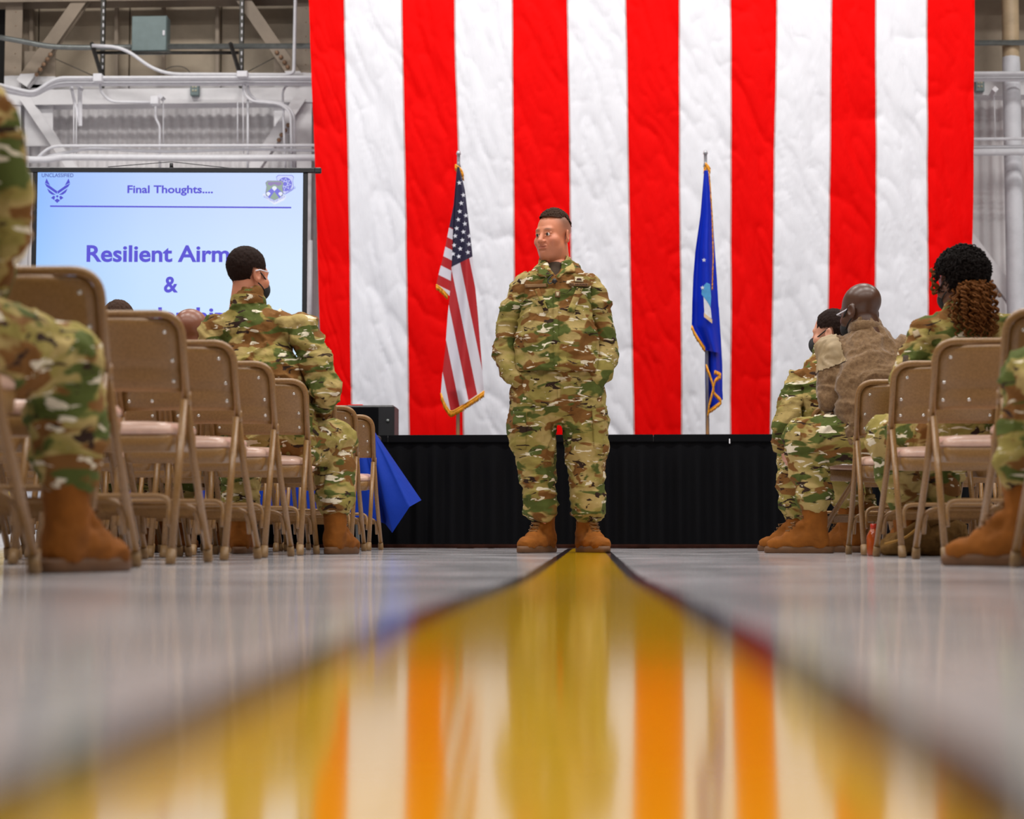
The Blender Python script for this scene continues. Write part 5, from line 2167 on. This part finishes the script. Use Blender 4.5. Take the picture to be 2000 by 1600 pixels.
def curls(e, R, hc, b):
    """pulled back curly hair: dark textured cap and a mass of corkscrew locks"""
    V, F = hair_cap(thick=.022, side=.022)
    x, y, z = V.T
    keep = (z > -.03) & ~((y < -.055) & (z < .085)) & ~((np.abs(x) > .06) & (z < .03) & (y < .02))
    keep |= (y > .05) & (z > -.05)
    V, F = trim_mesh(V, F, keep)
    N = normals(V, F)
    V = V + N * (.022 * (fbm(V * 55, 3, 3) - .45))[:, None]
    W = V @ R.T + hc - b
    hr = link('hair', mesh_np('hair', W, F), M_HAIR_BLACK, e)
    rnd = random.Random(5)
    fz = MB()
    Nw = N @ R.T
    for k in range(420):
        i = rnd.randrange(len(W))
        n_ = Nw[i]
        t_ = np.cross(n_, (rnd.uniform(-1, 1), rnd.uniform(-1, 1), rnd.uniform(-1, 1)))
        t_ /= np.linalg.norm(t_) + 1e-9
        s_ = np.cross(n_, t_)
        ph, cr = rnd.uniform(0, 6.28), rnd.uniform(.005, .009)
        P = [W[i] + t_ * .05 * (q / 11 - .5) + n_ * (.002 + cr * math.cos(ph + q * 1.1)) + s_ * cr * math.sin(ph + q * 1.1) for q in range(12)]
        fz.tube(P, .0026, 4)
    fz.build('frizz', M_HAIR_BLACK, hr)
    bb = MB()
    base = hc + np.array([0, -.1, -.02]) - b
    for k in range(150):
        a = rnd.uniform(0, 6.28)
        rr = rnd.uniform(0, .07)
        p = base + np.array([.035 + rr * math.cos(a) * 1.0, .02 - .05 * rnd.random() + rr * .4 * math.sin(a), .02 - .03 * rnd.random()])
        L = rnd.uniform(.12, .235)
        out = np.array([rnd.uniform(-.045, .05), rnd.uniform(-.04, .01), 0])
        cr = rnd.uniform(.005, .011)
        ph = rnd.uniform(0, 6.28)
        tn = rnd.uniform(3.5, 8)
        P, rad = [], []
        for i in range(44):
            t = i / 43
            P.append(p + out * math.sin(t * 2.2) + np.array([cr * math.cos(ph + tn * 6.28 * t), cr * math.sin(ph + tn * 6.28 * t), -L * t]))
            rad.append(.0048 * (1 - .4 * t))
        bb.tube(P, rad, 5)
    bb.build('ponytail', M_HAIR_AUB, e)
    bf = MB()
    for k in range(7):
        p = R @ np.array([.062 + rnd.uniform(0, .012), -.055 + rnd.uniform(-.02, .02), .075]) + hc - b
        ph = rnd.uniform(0, 6.28)
        P = [p + np.array([-.012 + .008 * math.cos(ph + i * .9), .008 * math.sin(ph + i * .9), -.11 * i / 20]) for i in range(21)]
        bf.tube(P, .0045, 6)
    bf.build('face_curls', M_HAIR_AUB, e)


M_HAIR_BLACK = hair_mat('near_black_curly_hair', srgb(26, 18, 15))
M_HAIR_AUB = hair_mat('auburn_curls', srgb(112, 66, 26), .4)


def fleece():
    t = NT('brown_fleece')
    v = t.coord()
    n = t.noise(v, 70, 4, .7)
    t.base(t.ramp(n, [(.3, srgb(96, 72, 48)), (.7, srgb(132, 104, 74))]))
    t.bump(n, .5, .006)
    t.set(Roughness=.95)
    t.b.inputs['Sheen Weight'].default_value = .3
    t.b.inputs['Specular IOR Level'].default_value = .1
    return t.m


M_FLEECE = fleece()
M_YOKE = plain('tan_nylon_yoke', srgb(150, 128, 94), .6, 0, .08, 30, .2)
make_audience()


# ------------------------------------------------------------------ the speaker
def make_speaker():
    Y = 9.3
    S = Y / FPX * 1.0
    x0 = at(1090, 1078, Y)[0]
    e = empty('person', (x0, Y, 0))
    tag(e, 'standing speaker in camouflage uniform, hands in pockets, looking to the left', 'person')

    def L(px, py, dy=0.0):
        """local point shown at the pixel, dy metres behind the figure's plane"""
        p = at(px, py, Y + dy)
        return np.array([p[0] - x0, dy, p[2]])
    cm = camo_mat('speaker_camouflage', .9)
    cm2 = camo_mat('speaker_trouser_camouflage', 4.2)
    # ---------------- trousers
    lo, hi = (-.36, -.26, .08), (.36, .26, 1.1)
    h = .007
    f = Field(lo, hi, h)
    f.cap(L(1087, 718), L(1088, 755), (.185, .135), (.208, .142), k=.03)
    f.cap(L(1088, 745), L(1090, 775), (.222, .15), (.195, .145), k=.03)
    for side in (0, 1):
        g = Field(lo, hi, h)
        if side == 0:
            P = [(1043, 770), (1041, 830), (1046, 880), (1050, 930), (1053, 965), (1057, 990), (1059, 1002)]
            rr = [(.118, .125), (.120, .118), (.100, .105), (.086, .095), (.079, .090), (.078, .086), (.062, .068)]
        else:
            P = [(1138, 770), (1141, 830), (1142, 880), (1145, 930), (1149, 965), (1150, 990), (1150, 1002)]
            rr = [(.116, .125), (.114, .118), (.100, .105), (.088, .095), (.080, .090), (.082, .086), (.062, .068)]
        Q = [L(x, y, .01 + .01 * i / 6) for i, (x, y) in enumerate(P)]
        g.chain(Q, rr, (1, 0, 0), .02)
        # cargo pockets bulge on the outer thigh
        s = -1 if side == 0 else 1
        cx = 1012 if side == 0 else 1172
        c = L(cx, 850, -.01)
        g.cap(c + (0, 0, .06), c - (0, 0, .06), (.035, .07), (.035, .07), (1, 0, 0), .03)
        # gathered cuffs
        c = Q[5]
        for k in range(3):
            g.ell(c + (0, 0, -.012 + .03 * k - .02), (.086 - .006 * k, .09 - .006 * k, .02), k=.012)
        f.blend((slice(None),) * 3, g.d, .012)
    V, F = f.mesh(1)
    V = crumple(V, F, .014, (6, 6, 12), 3, .004, 26)
    tr = link('trousers', mesh_np('trousers', V, F), cm2, e)
    bt = BVHTree.FromPolygons([tuple(v) for v in V], [tuple(int(i) for i in q) for q in F])
    # ---------------- jacket
    lo, hi = (-.42, -.3, .82), (.42, .28, 1.56)
    f = Field(lo, hi, h)
    f.cap(L(1088, 735), L(1087, 660), (.226, .196), (.205, .174), k=.02)
    f.cap(L(1087, 665, -.01), L(1087, 590), (.203, .172), (.188, .140), k=.04)
    f.cap(L(1087, 600), L(1087, 560), (.190, .135), (.165, .115), k=.04)
    f.cap(L(1036, 553, .01), L(1140, 551, .01), (.062, .085), (.062, .085), (0, 0, 1), .05)
    f.cap(L(1087, 556, .01), L(1085, 512, .02), (.12, .095), (.074, .072), k=.05)
    f.plane(L(1088, 727), (0, 0, -1))
    for s, P, rr in ((-1, [(1031, 556, .01), (1010, 600, .02), (995, 650, .03), (990, 688, .03), (1000, 722, -.01), (1016, 742, -.05)], [.074, .072, .066, .063, .058, .048]),
                     (1, [(1144, 554, .01), (1163, 600, .02), (1176, 650, .03), (1182, 692, .03), (1176, 722, -.01), (1162, 744, -.05)], [.074, .072, .066, .063, .058, .048])):
        g = Field(lo, hi, h)
        g.chain([L(*p) for p in P], rr, k=.02)
        # upper sleeve pocket
        f.seam(g.d, .016, .014)
    f.cap(L(1084, 490, .03), L(1084, 522, .02), (.068, .066), (.066, .064), k=.008, cut=True)
    f.cap(L(1084, 505, -.03), L(1085, 537, -.125), (.05, .05), (.012, .03), k=.008, cut=True)
    V, F = f.mesh(1)
    # belly tension folds plus crumpling
    V = crumple(V, F, .015, (5, 5, 11), 8, .004, 24)
    jk = link('jacket', mesh_np('jacket', V, F), cm, e)
    bj = BVHTree.FromPolygons([tuple(v) for v in V], [tuple(int(i) for i in q) for q in F])

    def lay(bvh, name, quad, m, parent, off=.004, nu=8, nv=8, thick=True):
        """panel laid on the cloth: pixel quad (bl, br, tr, tl) projected back onto the surface"""
        P = []
        for j in range(nv):
            for i in range(nu):
                u_, v_ = i / (nu - 1), j / (nv - 1)
                a = np.array(quad[0]) * (1 - u_) + np.array(quad[1]) * u_
                b = np.array(quad[3]) * (1 - u_) + np.array(quad[2]) * u_
                q = a * (1 - v_) + b * v_
                w0 = L(q[0], q[1], -.3)
                hit = bvh.ray_cast(Vector(w0), Vector((0, 1, 0)))[0]
                if hit is None:
                    hit = bvh.find_nearest(Vector(L(q[0], q[1], -.1)))[0]
                P.append((hit[0], hit[1] - off, hit[2]))
        n = nu * nv
        Vv = P + [(x, y + off * 1.6, z) for x, y, z in P]
        Ff = [(j * nu + i, j * nu + i + 1, (j + 1) * nu + i + 1, (j + 1) * nu + i) for j in range(nv - 1) for i in range(nu - 1)]
        ring = list(range(nu)) + [j * nu + nu - 1 for j in range(1, nv)] + [(nv - 1) * nu + i for i in range(nu - 2, -1, -1)] + [j * nu for j in range(nv - 2, 0, -1)]
        Ff += [(ring[(k + 1) % len(ring)], ring[k], n + ring[k], n + ring[(k + 1) % len(ring)]) for k in range(len(ring))]
        return MB().add(Vv, Ff).build(name, m, parent)
    lay(bj, 'hem_band', [(1012, 727), (1165, 727), (1165, 720), (1012, 720)], cm, jk, .007, 40, 3)
    lay(bj, 'placket', [(1081, 724), (1091, 724), (1089, 560), (1079, 560)], cm, jk, .005, 3, 40)
    cm3 = camo_mat('pocket_flap_camouflage', 7.7)
    lay(bj, 'pocket_flap', [(1062, 605), (1070, 601), (1051, 553), (1042, 556)], cm3, jk, .007, 4, 14)
    lay(bj, 'pocket_flap', [(1107, 601), (1121, 604), (1138, 553), (1126, 552)], cm3, jk, .007, 4, 14)
    tape = plain('tan_name_tape', srgb(122, 90, 56), .9)
    spice = plain('brown_thread', srgb(66, 34, 22), .9)
    badge_m = plain('pale_badge_cloth', srgb(198, 184, 150), .9)
    lay(bj, 'service_tape', [(1111, 550), (1149, 549), (1149, 542), (1111, 543)], tape, jk, .007, 16, 4)
    lay(bj, 'name_tape', [(1022, 551), (1066, 552), (1066, 545), (1022, 544)], tape, jk, .007, 16, 4)
    lay(bj, 'badge', [(1122, 540), (1139, 540), (1139, 530), (1122, 530)], badge_m, jk, .007, 6, 5)
    lay(bj, 'badge_mark', [(1125, 537), (1136, 537), (1134, 533), (1127, 533)], spice, jk, .010, 5, 4)
    lay(bj, 'rank_patch', [(1083, 573), (1093, 573), (1093, 561), (1083, 561)], tape, jk, .010, 5, 5)
    lay(bj, 'rank_mark', [(1086, 571), (1090, 571), (1091, 564), (1085, 564)], badge_m, jk, .013, 4, 4)
    # tape lettering
    me = text_mesh('tape_text', 'U.S. AIR FORCE', 1.0, .02)
    co = np.array([v.co[:] for v in me.vertices])
    xa, xb = co[:, 0].min(), co[:, 0].max()
    for v in me.vertices:
        q = (1113 + (v.co.x - xa) / (xb - xa) * 34, 548.3 - v.co.y / .7 * 4 - (v.co.x - xa) / (xb - xa) * .9)
        hit = bj.ray_cast(Vector(L(q[0], q[1], -.3)), Vector((0, 1, 0)))[0]
        v.co = (hit[0], hit[1] - .0095, hit[2])
    o = link('tape_text', me, spice, jk)
    o['label'] = 'brown lettering reading U.S. AIR FORCE'
    # cargo pocket panels
    lay(bt, 'cargo_pocket', [(1004, 868), (1024, 874), (1026, 800), (999, 797)], cm2, tr, .006, 6, 14)
    lay(bt, 'cargo_flap', [(998, 824), (1025, 829), (1025, 801), (998, 797)], cm3, tr, .011, 6, 8)
    lay(bt, 'cargo_pocket', [(1160, 872), (1179, 868), (1183, 792), (1157, 797)], cm2, tr, .006, 6, 14)
    lay(bt, 'cargo_flap', [(1158, 822), (1183, 816), (1182, 788), (1156, 795)], cm3, tr, .011, 6, 8)
    lay(bt, 'fly_placket', [(1088, 775), (1094, 775), (1094, 728), (1087, 728)], cm2, tr, .005, 3, 12)
    # ---------------- collar with two pointed flaps
    f = Field((-.2, -.2, 1.3), (.2, .2, 1.6), .005)
    nk = L(1084, 519, .03)
    ring = []
    for k in range(25):
        a = math.radians(-60 + 300 * k / 24)
        ring.append(nk + np.array([.078 * math.cos(a), .075 * math.sin(a), .012 + .030 * math.sin(a)]))
    for k in range(24):
        f.cap(ring[k], ring[k + 1], (.007, .024), (.007, .024), np.cross(ring[k + 1] - ring[k], (0, 0, 1)), .006)
    for P, w_ in (([(1056, 516, -.04), (1055, 528, -.09), (1056, 538, -.12)], .014), ([(1060, 520, -.055), (1064, 530, -.10), (1064, 538, -.125)], .016), ([(1066, 528, -.095), (1072, 538, -.13)], .014), ([(1114, 512, -.03), (1118, 524, -.08), (1119, 531, -.105)], .014), ([(1110, 520, -.06), (1111, 530, -.11)], .015), ([(1106, 526, -.09), (1090, 541, -.135)], .011)):
        Q = [L(*p) for p in P]
        for i in range(len(Q) - 1):
            f.cap(Q[i], Q[i + 1], (w_, .007), (w_, .007), (1, 0, 0), .006)
    V, F = f.mesh(1)
    link('collar', mesh_np('collar', V, F), cm3, e)
    f = Field((-.16, -.18, 1.3), (.16, .16, 1.55), .006)
    f.cap(L(1086, 550, .0), L(1086, 531, .012), (.085, .078), (.066, .066), k=.02)
    V, F = f.mesh(1)
    link('undershirt', mesh_np('undershirt', V, F), M_TEE, e)
    # lapel microphone
    b = MB()
    b.sphere(L(1083, 549, -.155), (.012, .012, .014), 10, 8)
    b.tube(fillet([L(1083, 549, -.15), L(1072, 556, -.15), L(1069, 546, -.145), L(1078, 538, -.14)], .02), .003, 6)
    b.build('lapel_microphone', M_BLACK, e)
    # ---------------- body: torso core, legs and head in one mesh
    f = Field((-.36, -.2, .1), (.36, .2, 1.5), .014)
    f.chain([L(1088, 740), L(1088, 640), L(1088, 560), L(1086, 500, .03)], [(.15, .1), (.15, .1), (.10, .075), (.05, .05)], k=.03)
    for P in ([(1043, 770, 0), (1050, 900, 0), (1058, 1020, .01)], [(1138, 770, 0), (1143, 900, 0), (1150, 1020, .01)]):
        f.chain([L(*p) for p in P], [.085, .055, .034], k=.03)
    for P in ([(1028, 550, 0), (992, 680, .03), (1022, 748, -.04)], [(1146, 548, 0), (1182, 680, .03), (1156, 750, -.04)]):
        f.chain([L(*p) for p in P], [.028, .034, .03], k=.02)
    V, F = f.mesh(0)
    skin = (.62, .225, .115)
    parts = [(V, F, np.tile(np.array(skin), (len(V), 1)))]
    hc = L(1081, 462, .02)
    sc = 1.0
    R = rotz(math.radians(-36)) @ rotx(math.radians(3))
    hv, hf, hcol = head(sc, .0026, skin, True, ((.10, .055, .038), .72), .9)
    parts.append((hv @ R.T + hc, hf, hcol))
    V, F, C = join(parts)
    body = link('body', col_mesh('body', V, F, C), M_SKIN, e)
    eyes(body, R, hc, np.zeros(3), (math.radians(-12), 0))
    # flat-top hair
    V, F = hair_cap(h=.003, thick=.017, side=.001)
    x, y, z = V.T
    wob = .010 * (fbm(V * 80, 14) - .5)
    keep = (z > .088 - .30 * np.clip(y + .02, 0, .2) + wob) & (np.abs(x) < .068 + wob)
    V, F = trim_mesh(V, F, keep)
    N = normals(V, F)
    V = V + N * (.016 * (fbm(V * np.array([190, 190, 60]), 15) - .45))[:, None]
    # brush the front up
    V[:, 2] += .010 * np.clip((-V[:, 1] - .03) / .05, 0, 1)
    V[:, 1] -= .006 * np.clip((-V[:, 1] - .03) / .05, 0, 1)
    link('hair', mesh_np('hair', V @ R.T + hc, F), M_HAIR, e)
    # boots
    for px, yw, upx in ((1058, -.50, 1058), (1150, .42, 1150)):
        p = at(px, 1077, Y)
        boot(e, np.array([p[0], Y + .02, 0]), yw, at(upx, 965, Y + .03), True, height=.285, h=.005)


make_speaker()
# ------------------------------------------------------------------ bag and bottle under the right hand chairs
M_BAG = plain('coyote_brown_canvas', srgb(104, 76, 40), .9, 0, .18, 40, .4, .1)
M_PIPING = plain('ochre_bag_edging', srgb(150, 108, 40), .8)


def make_bag():
    Y = 7.98
    c = at(1800, 1083, Y)
    e = empty('backpack', (c[0], Y, 0))
    tag(e, 'slumped coyote brown backpack on the floor under the right hand chairs', 'bag')
    L = lambda px, py, dy=0.0: at(px, py, Y + dy) - np.array([c[0], Y, 0])
    f = Field((-.24, -.2, 0), (.24, .22, .26), .007)
    f.cap(L(1752, 1064), L(1812, 1050), (.07, .05), (.09, .075), (0, 1, 0), .03)
    f.cap(L(1812, 1050), L(1858, 1046), (.09, .075), (.085, .07), (0, 1, 0), .03)
    f.ell(L(1735, 1072), (.04, .06, .03), k=.03)
    f.plane((0, 0, .002), (0, 0, -1))
    V, F = f.mesh(1)
    V = crumple(V, F, .012, (12, 12, 12), 91, .004, 40)
    V[:, 2] = np.maximum(V[:, 2], .001)
    link('bag_body', mesh_np('bag_body', V, F), M_BAG, e)
    f = Field((-.24, -.22, 0), (.24, .2, .28), .007)
    f.cap(L(1760, 1062, -.09), L(1808, 1030, -.10), (.05, .012), (.045, .012), (1, 0, 0), .02)
    f.cap(L(1840, 1050, -.10), L(1868, 1030, -.06), (.035, .02), (.035, .02), (1, 0, 0), .02)
    V, F = f.mesh(1)
    link('flap', mesh_np('flap', crumple(V, F, .008, (14, 14, 14), 93), F), M_BAG, e)
    MB().tube(fillet([L(1728, 1063, -.10), L(1768, 1052, -.125), L(1792, 1032, -.125), L(1812, 1012, -.11)], .05), .006, 8).build('edging', M_PIPING, e)
    MB().tube(fillet([L(1815, 1024, -.09), L(1850, 1008, -.06), L(1880, 1034, -.04), L(1872, 1062, -.05)], .05), .014, 8, flat=.4).build('strap', M_BAG, e)
    Yb = 8.02
    c = at(1707, 1080, Yb)
    e = empty('drink_bottle', (c[0], Yb, 0))
    tag(e, 'small orange drink bottle on the floor beside the brown backpack', 'bottle')
    om = plain('orange_bottle_plastic', srgb(150, 62, 14), .15, 0, .1)
    MB().tube([(0, 0, z) for z in (0, .004, .012, .085, .105, .118)], [.026, .030, .031, .031, .020, .013], 16).build('bottle_body', om, e)
    MB().tube([(0, 0, .116), (0, 0, .120), (0, 0, .136), (0, 0, .138)], [.014, .015, .015, .012], 14).build('cap', plain('red_bottle_cap', srgb(170, 40, 14), .3), e)


make_bag()
